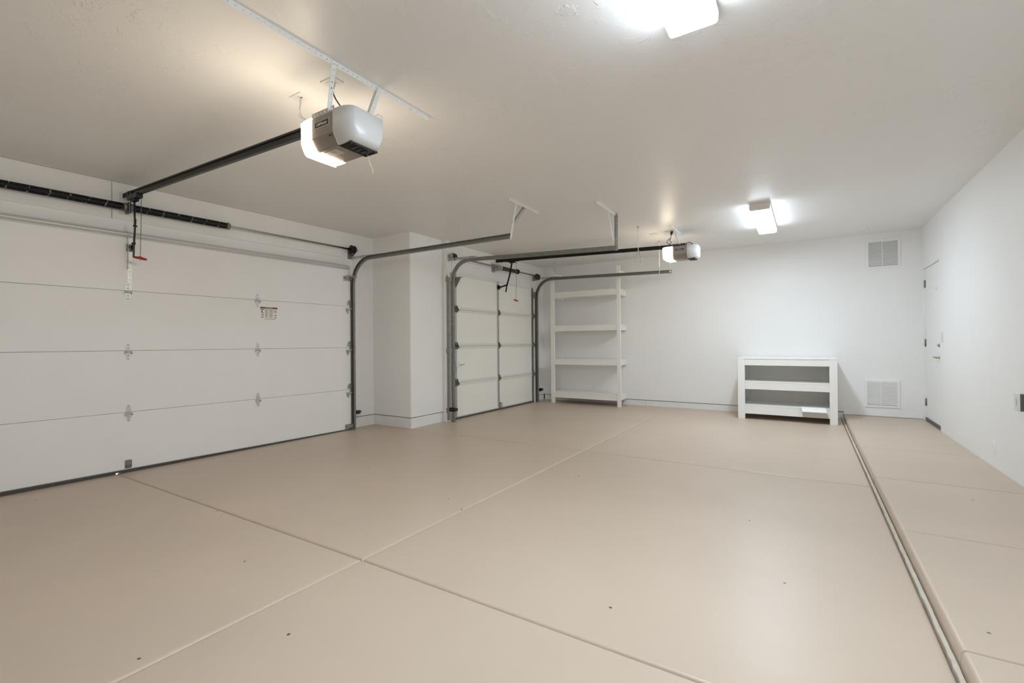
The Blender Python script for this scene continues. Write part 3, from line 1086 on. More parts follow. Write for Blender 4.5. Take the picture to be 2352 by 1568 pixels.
for y, s in ((5.45, 1), (8.045, 1)):
    mb = MB()
    drum(mb, (XT, y, ZT), (0, 1, 0), 0.054)
    finish('cable_drum', mb, 'drum', ts)
    yy = 5.42 if y < 6 else 8.13
    mb = MB()
    xb = XJF if y < 6 else XJB + 0.001
    mb.prism([(xb, ZT - 0.075), (XT + 0.04, ZT - 0.055), (XT + 0.045, ZT + 0.035), (xb, ZT + 0.04)], 'y', yy - 0.003, yy + 0.003)
    mb.lathe((XT, yy - 0.02, ZT), (0, 1, 0), [(0, 0.022), (0.04, 0.022)], 12)
    finish('end_bracket', mb, 'galv', ts)
mb = MB()
mb.tube([(XT, 5.436, ZT - 0.045), (XT, 5.440, 2.19), (XT - 0.01, 5.446, 0.1)], 0.0018, 5)
finish('lift_cable', mb, 'darkgalv', ts)

# ---- safety sensors
for lab, base, side in (
        ('black safety sensor low on the wall beside the wide garage door track', Vector((-5.40, 4.36, 0.215)), 1),
        ('black safety sensor on the near track of the small garage door', Vector((-4.50, 5.41, 0.185)), -1),
        ('black safety sensor low beside the shelf unit, on the far track of the small door', Vector((-4.555, 8.20, 0.235)), 1)):
    s = thing('safety_sensor', tuple(base), lab, 'safety sensor', 'safety sensors at the door tracks')
    x, y, z = base
    if side == 1:
        mb = MB()
        mb.box(x - 0.005, x + 0.075, y - 0.065, y - 0.061, z - 0.03, z + 0.03)
        mb.box(x + 0.02, x + 0.05, y - 0.064, y + 0.02, z - 0.006, z + 0.006)
        finish('mounting_bracket', mb, 'black', s)
        mb = MB()
        mb.box(x + 0.01, x + 0.065, y - 0.02, y + 0.045, z - 0.024, z + 0.024, bev=0.006)
        mb.lathe((x + 0.037, y - 0.02, z), (0, -1, 0), [(0, 0.018), (0.014, 0.016), (0.016, 0.01)], 14)
        mb.tube([(x + 0.037, y + 0.045, z), (x + 0.03, y + 0.075, z + 0.004)], 0.012, 10)
        finish('sensor_body', mb, 'grille', s)
    else:
        mb = MB()
        mb.box(x - 0.03, x + 0.075, y - 0.036, y - 0.032, z - 0.03, z + 0.03)
        finish('mounting_bracket', mb, 'black', s)
        mb = MB()
        mb.box(x + 0.02, x + 0.085, y - 0.034, y + 0.03, z - 0.024, z + 0.022, bev=0.006)
        mb.lathe((x + 0.055, y + 0.03, z), (0, 1, 0), [(0, 0.018), (0.014, 0.016), (0.016, 0.01)], 14)
        finish('sensor_body', mb, 'grille', s)


# ================================================================== OPENERS
def opener(label, ox, oy, zt, rail_pts, arm, cordp, head, dark_bracket, glow='bulb'):
    """ox: middle of the taupe panel, oy: near side, zt: top"""
    t = thing('garage_door_opener', (ox, oy + 0.13, zt), label, 'garage door opener', 'ceiling garage door openers')
    H = 0.178
    zb = zt - H
    WY = 0.255
    pf = [(0.0, zt - 0.006), (0.0, zb + 0.062), (0.012, zb + 0.040), (0.034, zb + 0.004), (0.044, zb), (WY - 0.044, zb), (WY - 0.034, zb + 0.004), (WY, zb + 0.062), (WY, zt - 0.006), (WY - 0.006, zt), (0.006, zt)]
    mb = MB()
    mb.prism([(oy + a, b) for a, b in pf], 'x', ox - 0.0925, ox + 0.0925)
    hs = finish('motor_housing', mb, 'taupe', t)

    def shell(sx, mi_rows):
        mb = MB()
        cy, cz = oy + WY / 2, (zt + zb) / 2 + 0.004
        rows = [(0.0925, 1.02, 1.02), (0.098, 1.035, 1.035), (0.140, 1.03, 1.035), (0.178, 0.985, 1.02), (0.206, 0.90, 0.97), (0.224, 0.80, 0.90), (0.232, 0.72, 0.82)]
        bp = [(0.0, zt), (0.0, zb + 0.068), (0.006, zb + 0.05), (0.03, zb + 0.008), (0.042, zb), (WY - 0.042, zb), (WY - 0.03, zb + 0.008), (WY - 0.006, zb + 0.05), (WY, zb + 0.068), (WY, zt)]
        vs, fs = [], []
        k = len(bp)
        for d, sy_, sz_ in rows:
            for a, b in bp:
                vs.append((ox + sx * d * 1.02, cy + (oy + a - cy) * sy_, zt + 0.003 * (sz_ - 1) * 10 - (zt - b) * sz_))
        for i in range(len(rows) - 1):
            for j in range(k):
                fs.append((i * k + j, i * k + (j + 1) % k, (i + 1) * k + (j + 1) % k, (i + 1) * k + j))
        fs.append(tuple(range(k)))
        fs.append(tuple((len(rows) - 1) * k + j for j in range(k)))
        mb.add(vs, fs, 0, True)
        return mb
    mb = shell(-1, 0)
    o = finish('light_lens', mb, glow, t)
    rib = MB()
    for i in range(4):
        a = 0.035 + i * 0.013
        rib.box(ox - 0.178 + i * 0.022, ox - 0.172 + i * 0.022, oy + a, oy + WY - a, zb - 0.0085, zb - 0.003)
        rib.box(ox - 0.178 + i * 0.022, ox - 0.10, oy + a, oy + a + 0.005, zb - 0.0085, zb - 0.003)
    finish('lens_rib', rib, glow, o)
    mb = shell(1, 0)
    cv = finish('end_cover', mb, 'cover', t)
    mb = MB()
    gx0, gx1, gy0, gy1 = ox + 0.094, ox + 0.196, oy + 0.036, oy + WY - 0.036
    mb.box(gx0, gx1, gy0, gy1, zb - 0.0075, zb + 0.004, bev=0.002)
    for yy in (gy0 + 0.012, gy0 + 0.03, gy1 - 0.014):
        mb.box(gx0 + 0.012, gx1 - 0.008, yy - 0.003, yy + 0.003, zb - 0.0115, zb - 0.007)
    mb.box(gx0 + 0.016, gx0 + 0.022, gy0 + 0.03, gy1 - 0.014, zb - 0.0115, zb - 0.007)
    for k in range(3):
        mb.box(gx0 + 0.03 + 0.002 * k, gx1 - 0.02, gy0 + 0.045 + k * 0.034, gy0 + 0.062 + k * 0.034, zb - 0.013, zb - 0.007, bev=0.002)
    finish('control_panel', mb, 'grille', cv)
    # name plate with lettering
    mb = MB()
    pz = zt - 0.052
    mb.box(ox - 0.062, ox + 0.062, oy - 0.0018, oy + 0.001, pz - 0.0175, pz + 0.0175, mi=1)
    mb.box(ox - 0.060, ox + 0.060, oy - 0.0024, oy + 0.001, pz - 0.0155, pz + 0.0155)
    tv, tf = text_mesh('LiftMaster', 0.0225)
    mb.add([(ox + p.x, oy - 0.0028 - p.z, pz + p.y) for p in tv], tf, 1)
    finish('name_plate', mb, ['plate', 'letter'], hs)
    mb = MB()
    tv, tf = text_mesh('myQ', 0.015)
    mb.add([(ox + 0.066 + p.x, oy + 0.0055 - 0.479 * p.y - 0.878 * (0.0006 + p.z), zb + 0.0505 + 0.878 * p.y - 0.479 * (0.0006 + p.z)) for p in tv], tf, 0)
    finish('badge', mb, 'plate', hs)
    mb = MB()
    mb.box(ox - 0.062, ox + 0.038, oy + 0.062, oy + 0.122, zb - 0.001, zb + 0.001)
    mb.prism([(ox - 0.03, oy + 0.076), (ox + 0.004, oy + 0.076), (ox - 0.013, oy + 0.108)], 'z', zb - 0.0016, zb, mi=1)
    finish('sticker', mb, ['sticker', 'ink'], hs)
    # chassis top plate and hanging ears
    mb = MB()
    mb.box(ox - 0.10, ox + 0.17, oy + 0.03, oy + WY - 0.03, zt, zt + 0.012, bev=0.003)
    mb.box(ox - 0.205, ox - 0.092, oy + 0.004, oy + WY - 0.004, zt + 0.002, zt + 0.007)
    mb.perf((ox - 0.105, oy + 0.012, zt + 0.016), (ox + 0.09, oy + 0.012, zt + 0.016), (0, 0, 1), 0.03, 0.03, r=0.005)
    mb.box(ox + 0.02, ox + 0.18, oy + WY - 0.075, oy + WY - 0.03, zt + 0.01, zt + 0.016)
    finish('top_plate', mb, dark_bracket, t)
    # rail
    (xa, ya, za), (xb, yb, zb_) = rail_pts
    side = Vector((0, 1, 0))
    mb = MB()
    mb.bar((xa, ya, za + 0.020), (xb, yb, zb_ + 0.020), side, 0.042, 0.012)
    mb.bar((xa, ya, za - 0.004), (xb, yb, zb_ - 0.004), side, 0.024, 0.044)
    finish('rail', mb, 'black', t)
    d = (Vector((xb, yb, zb_)) - Vector((xa, ya, za))).normalized()
    e = Vector((xb, yb, zb_))
    mb = MB()
    mb.bar(tuple(e - d * 0.02), tuple(e + d * 0.10), side, 0.05, 0.05)
    mb.lathe(tuple(e + d * 0.05 - side * 0.03), side, [(0, 0.02), (0.004, 0.028), (0.056, 0.028), (0.06, 0.02)], 14)
    mb.bar(tuple(e + d * 0.06 + Vector((0, -0.022, 0.0))), tuple(Vector(head) + Vector((0, -0.022, 0))), (0, 0, 1), 0.04, 0.004)
    mb.bar(tuple(e + d * 0.06 + Vector((0, 0.022, 0.0))), tuple(Vector(head) + Vector((0, 0.022, 0))), (0, 0, 1), 0.04, 0.004)
    hx, hy, hz = head
    hb = finish('header_bracket', mb, 'black', t)
    mb = MB()
    mb.box(hx - 0.004, hx + 0.004, hy - 0.045, hy + 0.045, hz - 0.045, hz + 0.035, bev=0.002)
    finish('mounting_plate', mb, 'whitemetal', hb)
    # trolley, arm, release
    tx = arm[0]
    mb = MB()
    tp = Vector(tx)
    mb.bar(tuple(tp + d * 0.11 + Vector((0, 0, 0.035))), tuple(tp - d * 0.13 + Vector((0, 0, 0.035))), side, 0.05, 0.046)
    mb.bar(tuple(tp + d * 0.045 + Vector((0, 0, 0.008))), tuple(tp - d * 0.055 + Vector((0, 0, 0.008))), side, 0.036, 0.035)
    mb.bar(tuple(tp - d * 0.05 + Vector((0, 0, 0.0))), tuple(tp - d * 0.10 + Vector((0, 0, -0.012))), side, 0.014, 0.008)
    finish('trolley', mb, 'black', t)
    mb = MB()
    p0, p1, p2, p3, p4 = [Vector(p) for p in arm]
    mb.bar(tuple(p0), tuple(p1), side, 0.008, 0.026)
    mb.bar(tuple(lerp(p0, p1, 0.72) + Vector((0, 0.006, 0))), tuple(p2 + Vector((0, 0.006, 0))), side, 0.008, 0.028)
    mb.bar(tuple(p2 + Vector((0, 0.006, 0))), tuple(p3 + Vector((0, 0.006, 0))), side, 0.008, 0.022)
    mb.bar(tuple(p2 + Vector((0, 0.012, 0.02))), tuple(p4 + Vector((0, 0.012, 0))), side, 0.008, 0.026)
    for q in (p0, p1, p2, p4):
        mb.lathe(tuple(q + Vector((0, -0.012, 0))), (0, 1, 0), [(0, 0.008), (0.03, 0.008)], 8)
    finish('door_arm', mb, 'black', t)
    mb = MB()
    c0, c1 = [Vector(p) for p in cordp]
    mb.tube([tuple(c0), tuple(lerp(c0, c1, 0.5) + Vector((0.001, 0.002, 0))), tuple(c1), tuple(c1 - Vector((0, 0, 0.035)))], 0.0028, 6)
    rc = finish('release_cord', mb, 'cord', t)
    mb = MB()
    mb.tube([tuple(c1 + Vector((-0.012, -0.047, -0.004))), tuple(c1 + Vector((-0.006, -0.02, -0.008))), tuple(c1 + Vector((0, 0, -0.006))), tuple(c1 + Vector((0.006, 0.02, -0.014))), tuple(c1 + Vector((0.012, 0.047, -0.018)))], [0.009, 0.012, 0.014, 0.012, 0.009], 10)
    finish('release_handle', mb, 'red', rc)
    return t


OX1, OY1, ZT1 = -2.24, 1.60, 2.436
o1 = opener('near ceiling garage door opener, its lit lens glowing, hung from the long perforated bar', OX1, OY1, ZT1,
            ((-2.36, 1.715, 2.452), (-5.36, 1.795, 2.607)),
            [FD(0.092, 0.22, 2.53), FD(0.09, 0.235, 2.29), FD(0.086, 0.205, 2.13), FD(0.084, 0.20, 2.00), FD(0.09, 0.115, 2.105)],
            [FD(0.13, 0.27, 2.545), FD(0.12, 0.27, 2.0)], tuple(FD(0.08, 0.024, 2.60)), 'galv')
OX2, OY2, ZT2 = -1.478, 6.68, 2.500
o2 = opener('far ceiling garage door opener with a lit lens, hung above the open floor', OX2, OY2, ZT2,
            ((-1.60, 6.79, 2.517), (-4.52, 6.80, 2.618)),
            [(-4.30, 6.80, 2.565), (-4.355, 6.80, 2.33), (-4.415, 6.80, 2.165), (-4.435, 6.80, 2.06), (-4.55, 6.79, 2.155)],
            [(-4.215, 6.80, 2.56), (-4.225, 6.80, 1.915)], (XJB + 0.02, 6.80, 2.622), 'black', 'bulbfar')

# hanging frames of the openers
h = thing('opener_hanger', (-2.18, 1.75, ZC), 'long white perforated bar on the ceiling with two straps to the near opener', 'hanging bracket', 'opener hangers')
mb = MB()
ceil_angle(mb, -2.175, 0.82, 2.385, leg=0.030, pitch=0.0335, face=1)
finish('ceiling_bar', mb, 'whitemetal', h)
mb = MB()
mb.perf((-2.171, 1.630, ZC - 0.004), (-2.171, 1.597, ZT1 + 0.006), SY, 0.027, 0.032)
finish('strap', mb, 'whitemetal', h)
mb = MB()
mb.perf((-2.171, 1.955, ZC - 0.004), (-2.108, 1.812, ZT1 + 0.012), SY, 0.027, 0.032)
mb.perf((-2.186, 1.942, ZC - 0.004), (-2.123, 1.80, ZT1 + 0.012), SX, 0.027, 0.032)
finish('strap', mb, 'whitemetal', h)
mb = MB()
mb.tube([(-2.168, 2.205, ZC - 0.020), (-2.166, 2.20, ZC - 0.05), (-2.166, 2.196, ZC - 0.075)], 0.0022, 6)
finish('cable_tie', mb, 'cordwhite', h)

h = thing('opener_hanger', (-1.5, 6.75, ZC), 'white perforated brackets on the ceiling carrying the far opener', 'hanging bracket', 'opener hangers')
mb = MB()
ceil_angle(mb, -1.505, 6.36, 7.12, leg=0.034, pitch=0.036)
finish('ceiling_bar', mb, 'whitemetal', h)
mb = MB()
mb.perf((-1.500, 6.50, ZC - 0.004), (-1.475, 6.72, ZT2 + 0.012), SY, 0.03, 0.034)
mb.bar((-1.514, 6.487, ZC - 0.004), (-1.489, 6.707, ZT2 + 0.012), SX, 0.03, 0.002)
finish('strap', mb, 'whitemetal', h)
mb = MB()
mb.perf((-1.500, 6.98, ZC - 0.004), (-1.44, 6.90, ZT2 + 0.012), SY, 0.03, 0.034)
finish('strap', mb, 'whitemetal', h)
mb = MB()
mb.perf((-1.500, 6.66, ZC - 0.05), (-1.500, 6.94, ZC - 0.05), (0, 0, 1), 0.03, 0.034)
finish('cross_brace', mb, 'whitemetal', h)

# ---- ceiling boxes, cords and wires round the openers
def plate_box(name, label, x, y, w, d, drop, cat, group):
    t = thing(name, (x, y, ZC), label, cat, group)
    mb = MB()
    mb.box(x - w / 2, x + w / 2, y - d / 2, y + d / 2, ZC - drop, ZC + 0.004, bev=0.0025)
    finish('cover_plate', mb, 'whitepl', t)
    return t


p = plate_box('ceiling_box', 'flat white plate on the ceiling with thin white wires, behind the near opener lens', -2.672, 1.76, 0.115, 0.09, 0.006, 'ceiling plate', 'plates on the ceiling')
mb = MB()
mb.lathe((-2.66, 1.755, ZC - 0.006), (0, 0, -1), [(0, 0.006), (0.004, 0.005)], 8)
finish('wire_hole', mb, 'grille', p)
p = plate_box('power_outlet', 'flat white outlet plate on the ceiling above the near opener', -2.36, 1.755, 0.115, 0.08, 0.008, 'power outlet', 'outlets on the ceiling')
mb = MB()
mb.box(-2.39, -2.335, 1.735, 1.775, ZC - 0.012, ZC - 0.008, bev=0.002)
finish('socket_face', mb, 'whitepl', p)
mb = MB()
mb.tube([(-2.35, 1.752, ZC - 0.008), (-2.35, 1.752, ZC - 0.045)], [0.014, 0.010], 10)
mb.tube([(-2.35, 1.752, ZC - 0.04), (-2.335, 1.745, ZC - 0.085), (-2.30, 1.735, ZC - 0.13), (-2.25, 1.725, ZC - 0.185), (-2.21, 1.72, ZT1 + 0.05), (-2.18, 1.725, ZT1 + 0.012)], 0.0042, 8)
finish('power_cord', mb, 'powercord', o1)
mb = MB()
mb.tube([(-2.665, 1.755, ZC - 0.005), (-2.64, 1.74, ZC - 0.06), (-2.625, 1.722, ZC - 0.10), (-2.61, 1.715, ZC - 0.14), (-2.585, 1.712, ZC - 0.17), (-2.55, 1.71, ZC - 0.19), (-2.53, 1.705, ZT1 + 0.045), (-2.48, 1.70, ZT1 + 0.01), (-2.36, 1.70, ZT1 + 0.01)], 0.0032, 6)
mb.tube([(-2.66, 1.75, ZC - 0.005), (-2.645, 1.733, ZC - 0.06), (-2.635, 1.725, ZC - 0.095), (-2.645, 1.72, ZC - 0.12), (-2.625, 1.715, ZC - 0.15), (-2.59, 1.708, ZC - 0.175), (-2.54, 1.70, ZC - 0.20), (-2.50, 1.69, ZT1 + 0.02), (-2.36, 1.69, ZT1 + 0.012)], 0.0026, 6)
tag(finish('bell_wire', mb, 'cordwhite'), 'pair of thin white wires dropping from a ceiling plate to the near opener', 'wire', 'thin white wires of the near opener')
mb = MB()
mb.tube([(-2.10, 1.79, ZT1 - 0.176), (-2.098, 1.80, ZT1 - 0.205), (-2.09, 1.80, ZT1 - 0.235), (-2.07, 1.80, ZT1 - 0.27), (-2.062, 1.80, ZT1 - 0.29), (-2.066, 1.80, ZT1 - 0.305)], 0.0018, 6)
tag(finish('antenna_wire', mb, 'cordwhite'), 'thin white aerial wire dangling under the near opener', 'wire', 'thin white wires of the near opener')
mb = MB()
mb.tube([(-2.10, 1.835, ZT1 + 0.012), (-2.092, 1.845, ZT1 + 0.045), (-2.075, 1.85, ZT1 + 0.058), (-2.055, 1.86, ZT1 + 0.045), (-2.05, 1.86, ZT1 + 0.012)], 0.0022, 6)
tag(finish('bell_wire', mb, 'cordwhite'), 'small loop of white wire on top of the near opener', 'wire', 'thin white wires of the near opener')

p = plate_box('power_outlet', 'flat white outlet plate on the ceiling beside the far opener', -1.62, 6.70, 0.12, 0.09, 0.008, 'power outlet', 'outlets on the ceiling')
mb = MB()
mb.box(-1.65, -1.59, 6.68, 6.72, ZC - 0.012, ZC - 0.008, bev=0.002)
finish('socket_face', mb, 'whitepl', p)
plate_box('ceiling_box', 'flat blank plate on the ceiling left of the far opener cord', -1.845, 6.75, 0.115, 0.09, 0.008, 'ceiling plate', 'plates on the ceiling')
mb = MB()
x, y = -1.585, 6.70
mb.tube([(x, y, ZC - 0.008), (x, y, ZC - 0.025), (x - 0.008, y, ZC - 0.055)], [0.016, 0.019, 0.010], 10)
mb.tube([(x - 0.006, y, ZC - 0.05), (x - 0.015, y, ZC - 0.10), (x - 0.05, y - 0.01, ZC - 0.125), (x - 0.07, y - 0.01, ZC - 0.15), (x - 0.045, y, ZC - 0.18), (x - 0.01, y, ZC - 0.20), (x + 0.01, y + 0.01, ZT2 + 0.01)], 0.0045, 8)
mb.tube([(x - 0.015, y, ZC - 0.095), (x - 0.03, y + 0.01, ZC - 0.13), (x - 0.01, y + 0.01, ZC - 0.16), (x - 0.035, y + 0.01, ZC - 0.19), (x - 0.03, y + 0.01, ZT2 + 0.012)], 0.0045, 8)
mb.tube([(x + 0.05, y + 0.03, ZT2 + 0.02), (x + 0.09, y + 0.03, ZT2 + 0.03), (x + 0.16, y + 0.03, ZT2 + 0.03), (x + 0.24, y + 0.03, ZT2 + 0.04), (x + 0.275, y + 0.03, ZT2 + 0.012)], 0.005, 8)
finish('power_cord', mb, 'powercord', o2)

# ================================================================== CEILING LIGHTS
def ceiling_light(label, x0, x1, y0, y1, lens):
    t = thing('ceiling_light', ((x0 + x1) / 2, (y0 + y1) / 2, ZC), label, 'ceiling light', 'wrap-around tube lights on the ceiling')
    mb = MB()
    mb.box(x0 + 0.02, x1 - 0.02, y0 + 0.004, y1 - 0.004, ZC - 0.0295, ZC, bev=0.003)
    finish('housing', mb, 'whitemetal', t)
    zb = ZC - 0.096
    pr = [(x0 + 0.006, ZC - 0.030), (x0, ZC - 0.038), (x0, zb + 0.014), (x0 + 0.006, zb + 0.004), (x0 + 0.018, zb), (x1 - 0.018, zb), (x1 - 0.006, zb + 0.004), (x1, zb + 0.014), (x1, ZC - 0.038), (x1 - 0.006, ZC - 0.030)]
    mb = MB()
    mb.prism(pr, 'y', y0 + 0.012, y1 - 0.012)
    # prism() lists two ends first, then one face per edge of the outline
    for i, e in enumerate(range(2, 2 + len(pr))):
        a, b = pr[i], pr[(i + 1) % len(pr)]
        if abs(a[0] - b[0]) < 0.002 and abs(a[1] - b[1]) > 0.03:
            mb.mi[e] = 1
        if min(a[1], b[1]) > ZC - 0.045:
            mb.mi[e] = 2
    finish('diffuser', mb, lens, t)
    for (a, b) in ((y0, y0 + 0.0118), (y1 - 0.0118, y1)):
        mb = MB()
        pe = [(x0 - 0.002, ZC - 0.055), (x0 + 0.004, zb + 0.02), (x0 + 0.012, zb + 0.012), (x1 - 0.012, zb + 0.012), (x1 - 0.004, zb + 0.02), (x1 + 0.002, ZC - 0.055), (x1 - 0.006, ZC - 0.001), (x0 + 0.006, ZC - 0.001)]
        mb.prism(pe, 'y', a, b)
        finish('end_cap', mb, 'whitemetal', t)


ceiling_light('near tube light on the ceiling, cut off by the top of the photo', -0.548, -0.330, 1.03, 2.315, ['lamp', 'lampside', 'whitepl'])
ceiling_light('far tube light on the ceiling towards the back wall', -0.540, -0.330, 5.90, 7.19, ['lampfar', 'lampfarside', 'whitepl'])

# ================================================================== SHELF UNIT
su = thing('shelf_unit', (-3.53, 8.3, 0), 'tall white wooden shelf unit with four shelves in the far left corner', 'shelf unit')
FX0, FX1, FY = -4.232, -2.828, 8.09
for x0, x1 in ((FX0, FX0 + 0.075), (FX1 - 0.066, FX1)):
    mb = MB()
    mb.box(x0, x1, FY, FY + 0.04, 0, 2.556, bev=0.003)
    finish('post', mb, 'board', su)
for k, (za, zb) in enumerate(((0.110, 0.220), (0.748, 0.856), (1.392, 1.500), (2.036, 2.146))):
    mb = MB()
    mb.box(FX0 + 0.022, FX1 - 0.066, FY + 0.006, FY + 0.04, za, zb - 0.012, bev=0.002)
    mb.box(FX0 + 0.04, FX0 + 0.075, FY + 0.04, YB - 0.015, za, zb - 0.012, bev=0.002)
    mb.box(FX1 - 0.075, FX1 - 0.037, FY + 0.04, YB - 0.015, za, zb - 0.012, bev=0.002)
    mb.box(FX0 + 0.075, FX1 - 0.075, YB - 0.052, YB - 0.016, za, zb - 0.012, bev=0.002)
    mb.box(-3.57, -3.53, FY + 0.04, YB - 0.052, za + 0.012, zb - 0.012)
    fr = finish('shelf_frame', mb, 'board', su)
    mb = MB()
    mb.box(FX0 + 0.04 - 0.036, FX1 - 0.034, FY + 0.042, YB - 0.012, zb - 0.012, zb, bev=0.002)
    mb.box(FX0 + 0.076, FX1 - 0.067, FY + 0.004, FY + 0.043, zb - 0.012, zb, bev=0.002)
    finish('shelf_board', mb, 'board', su)
mb = MB()
mb.box(FX0 + 0.04, FX0 + 0.075, FY + 0.04, YB - 0.012, 2.47, 2.515, bev=0.002)
finish('side_rail', mb, 'board', su)
mb = MB()
mb.box(FX1 - 0.075, FX1 - 0.037, FY + 0.04, YB - 0.012, 2.44, 2.485, bev=0.002)
finish('side_rail', mb, 'board', su)

# ================================================================== LOW BENCH
bn = thing('bench_shelf', (-0.27, 8.16, 0), 'low white wooden bench with two open tiers, standing before the back wall', 'bench')
BX0, BX1, BY0, BY1 = -0.892, 0.354, 7.815, 8.552
for x0, x1 in ((BX0, BX0 + 0.096), (BX1 - 0.092, BX1)):
    for y0, y1 in ((BY0, BY0 + 0.04), (BY1 - 0.04, BY1)):
        mb = MB()
        mb.box(x0, x1, y0, y1, 0, 0.902, bev=0.003)
        finish('leg', mb, 'board', bn)
mb = MB()
mb.box(BX0 - 0.001, BX1 + 0.001, BY0 - 0.002, BY1, 0.902, 0.922, bev=0.002)
finish('top_board', mb, 'board', bn)
for za, zb in ((0.808, 0.902), (0.450, 0.552), (0.082, 0.198)):
    mb = MB()
    mb.box(BX0 + 0.096, BX1 - 0.092, BY0 + 0.004, BY0 + 0.04, za, zb, bev=0.002)
    mb.box(BX0 + 0.096, BX1 - 0.092, BY1 - 0.07, BY1 - 0.041, za, zb, bev=0.002)
    mb.box(BX0 + 0.028, BX0 + 0.064, BY0 + 0.042, BY1 - 0.042, za, zb, bev=0.002)
    mb.box(BX1 - 0.064, BX1 - 0.028, BY0 + 0.042, BY1 - 0.042, za, zb, bev=0.002)
    finish('rail_frame', mb, 'board', bn)
for zb in (0.552, 0.198):
    mb = MB()
    mb.box(BX0 + 0.066, BX1 - 0.066, BY0 + 0.041, BY1 - 0.041, zb, zb + 0.018, bev=0.002)
    mb.box(BX0 + 0.097, BX1 - 0.093, BY0 + 0.002, BY0 + 0.043, zb, zb + 0.018, bev=0.002)
    finish('tier_board', mb, 'board', bn)
for x0 in (BX0 + 0.006, BX1 - 0.024):
    mb = MB()
    mb.box(x0, x0 + 0.018, BY0 + 0.041, BY1 - 0.041, 0.03, 0.902)
    finish('side_panel', mb, 'board', bn)
mb = MB()
mb.box(BX0 + 0.098, BX1 - 0.094, BY1 - 0.0405, BY1 - 0.030, 0.06, 0.902)
finish('back_panel', mb, 'board', bn)
# loose board hung over the bottom tier
lb = thing('loose_board', (0.08, 7.80, 0.2), 'short loose white board draped over the bottom front rail of the bench', 'board')
mb = MB()
mb.add([(-0.075, 7.905, 0.2172), (0.205, 7.905, 0.2172), (0.212, 7.812, 0.2172), (-0.072, 7.812, 0.2172),
        (-0.075, 7.905, 0.2250), (0.205, 7.905, 0.2250), (0.212, 7.806, 0.2250), (-0.072, 7.806, 0.2250),
        (0.232, 7.757, 0.168), (-0.062, 7.757, 0.168), (0.232, 7.766, 0.168), (-0.062, 7.766, 0.168)],
       [(0, 3, 2, 1), (4, 5, 6, 7), (0, 1, 5, 4), (1, 2, 6, 5), (3, 0, 4, 7), (7, 6, 8, 9), (2, 3, 11, 10), (6, 2, 10, 8), (3, 7, 9, 11), (9, 8, 10, 11)])
finish('top_leaf', mb, 'board', lb)
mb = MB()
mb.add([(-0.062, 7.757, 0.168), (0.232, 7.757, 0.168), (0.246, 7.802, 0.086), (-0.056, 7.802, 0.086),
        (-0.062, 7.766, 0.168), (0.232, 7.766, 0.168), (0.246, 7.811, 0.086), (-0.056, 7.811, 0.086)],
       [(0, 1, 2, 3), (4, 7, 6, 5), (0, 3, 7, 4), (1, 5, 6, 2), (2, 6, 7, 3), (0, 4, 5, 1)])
finish('front_leaf', mb, 'leafshade', lb)  # same white board as the top leaf, with shade in its colour

# ================================================================== VENTS
def vent(label, x0, x1, z0, z1, down, cols):
    t = thing('air_vent', ((x0 + x1) / 2, YB, (z0 + z1) / 2), label, 'air vent', 'louvred vents in the back wall')
    fw = 0.03
    mb = MB()
    yf = YB - 0.014
    for a, b, c, d in ((x0, x1, z0, z0 + fw), (x0, x1, z1 - fw, z1), (x0, x0 + fw, z0 + fw, z1 - fw), (x1 - fw, x1, z0 + fw, z1 - fw)):
        mb.box(a, b, yf, YB + 0.002, c, d, bev=0.002)
    finish('vent_frame', mb, 'wall', t)
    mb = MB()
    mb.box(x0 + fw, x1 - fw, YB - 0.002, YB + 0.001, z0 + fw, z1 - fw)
    finish('vent_shade_backing', mb, 'ventshade', t)  # dark sheet standing in for the shade in the gaps
    mb = MB()
    n = 18
    for i in range(n):
        z = lerp(z0 + fw + 0.006, z1 - fw - 0.012, i / (n - 1))
        s = 1
        mb.add([(x0 + fw, yf + 0.001, z), (x1 - fw, yf + 0.001, z), (x1 - fw, YB - 0.001, z + s * 0.0175), (x0 + fw, YB - 0.001, z + s * 0.0175),
                (x0 + fw, yf + 0.001, z + 0.0022), (x1 - fw, yf + 0.001, z + 0.0022), (x1 - fw, YB - 0.001, z + s * 0.0175 + 0.0022), (x0 + fw, YB - 0.001, z + s * 0.0175 + 0.0022)],
               [(0, 1, 2, 3), (4, 7, 6, 5), (0, 4, 5, 1), (2, 6, 7, 3), (0, 3, 7, 4), (1, 5, 6, 2)])
    for xc in cols:
        mb.box(xc - 0.004, xc + 0.004, yf + 0.002, YB - 0.001, z0 + fw, z1 - fw)
    finish('louvres', mb, 'board', t)


vent('square white louvred vent high on the back wall near the ceiling', 0.742, 1.138, 2.216, 2.630, False, (0.932,))
vent('square white louvred vent low on the back wall right of the bench', 0.712, 1.115, 0.196, 0.594, True, (0.905,))

# ================================================================== HOOKS AND SMALL FITTINGS
def ceil_hook(x, y, ang, dz=0.0):
    """screw hook hanging from the ceiling, J shaped"""
    mb = MB()
    ca, sa = math.cos(ang), math.sin(ang)
    pts = []
    pts.append((0.0, 0.006))
    pts.append((0.0, -0.012))
    pts.append((0.012, -0.026))
    pts.append((0.018, -0.05))
    pts.append((0.016, -0.075))
    for i in range(1, 8):
        a = PI * i / 8
        pts.append((-0.010 + 0.026 * math.cos(a), -0.080 - 0.026 * math.sin(a)))
    pts.append((-0.036, -0.072))
    mb.tube([(x + p * ca, y + p * sa, ZC + q + dz) for p, q in pts], 0.0036, 8)
    mb.lathe((x, y, ZC), (0, 0, -1), [(0, 0.010), (0.003, 0.010), (0.004, 0.004)], 10)
    return mb


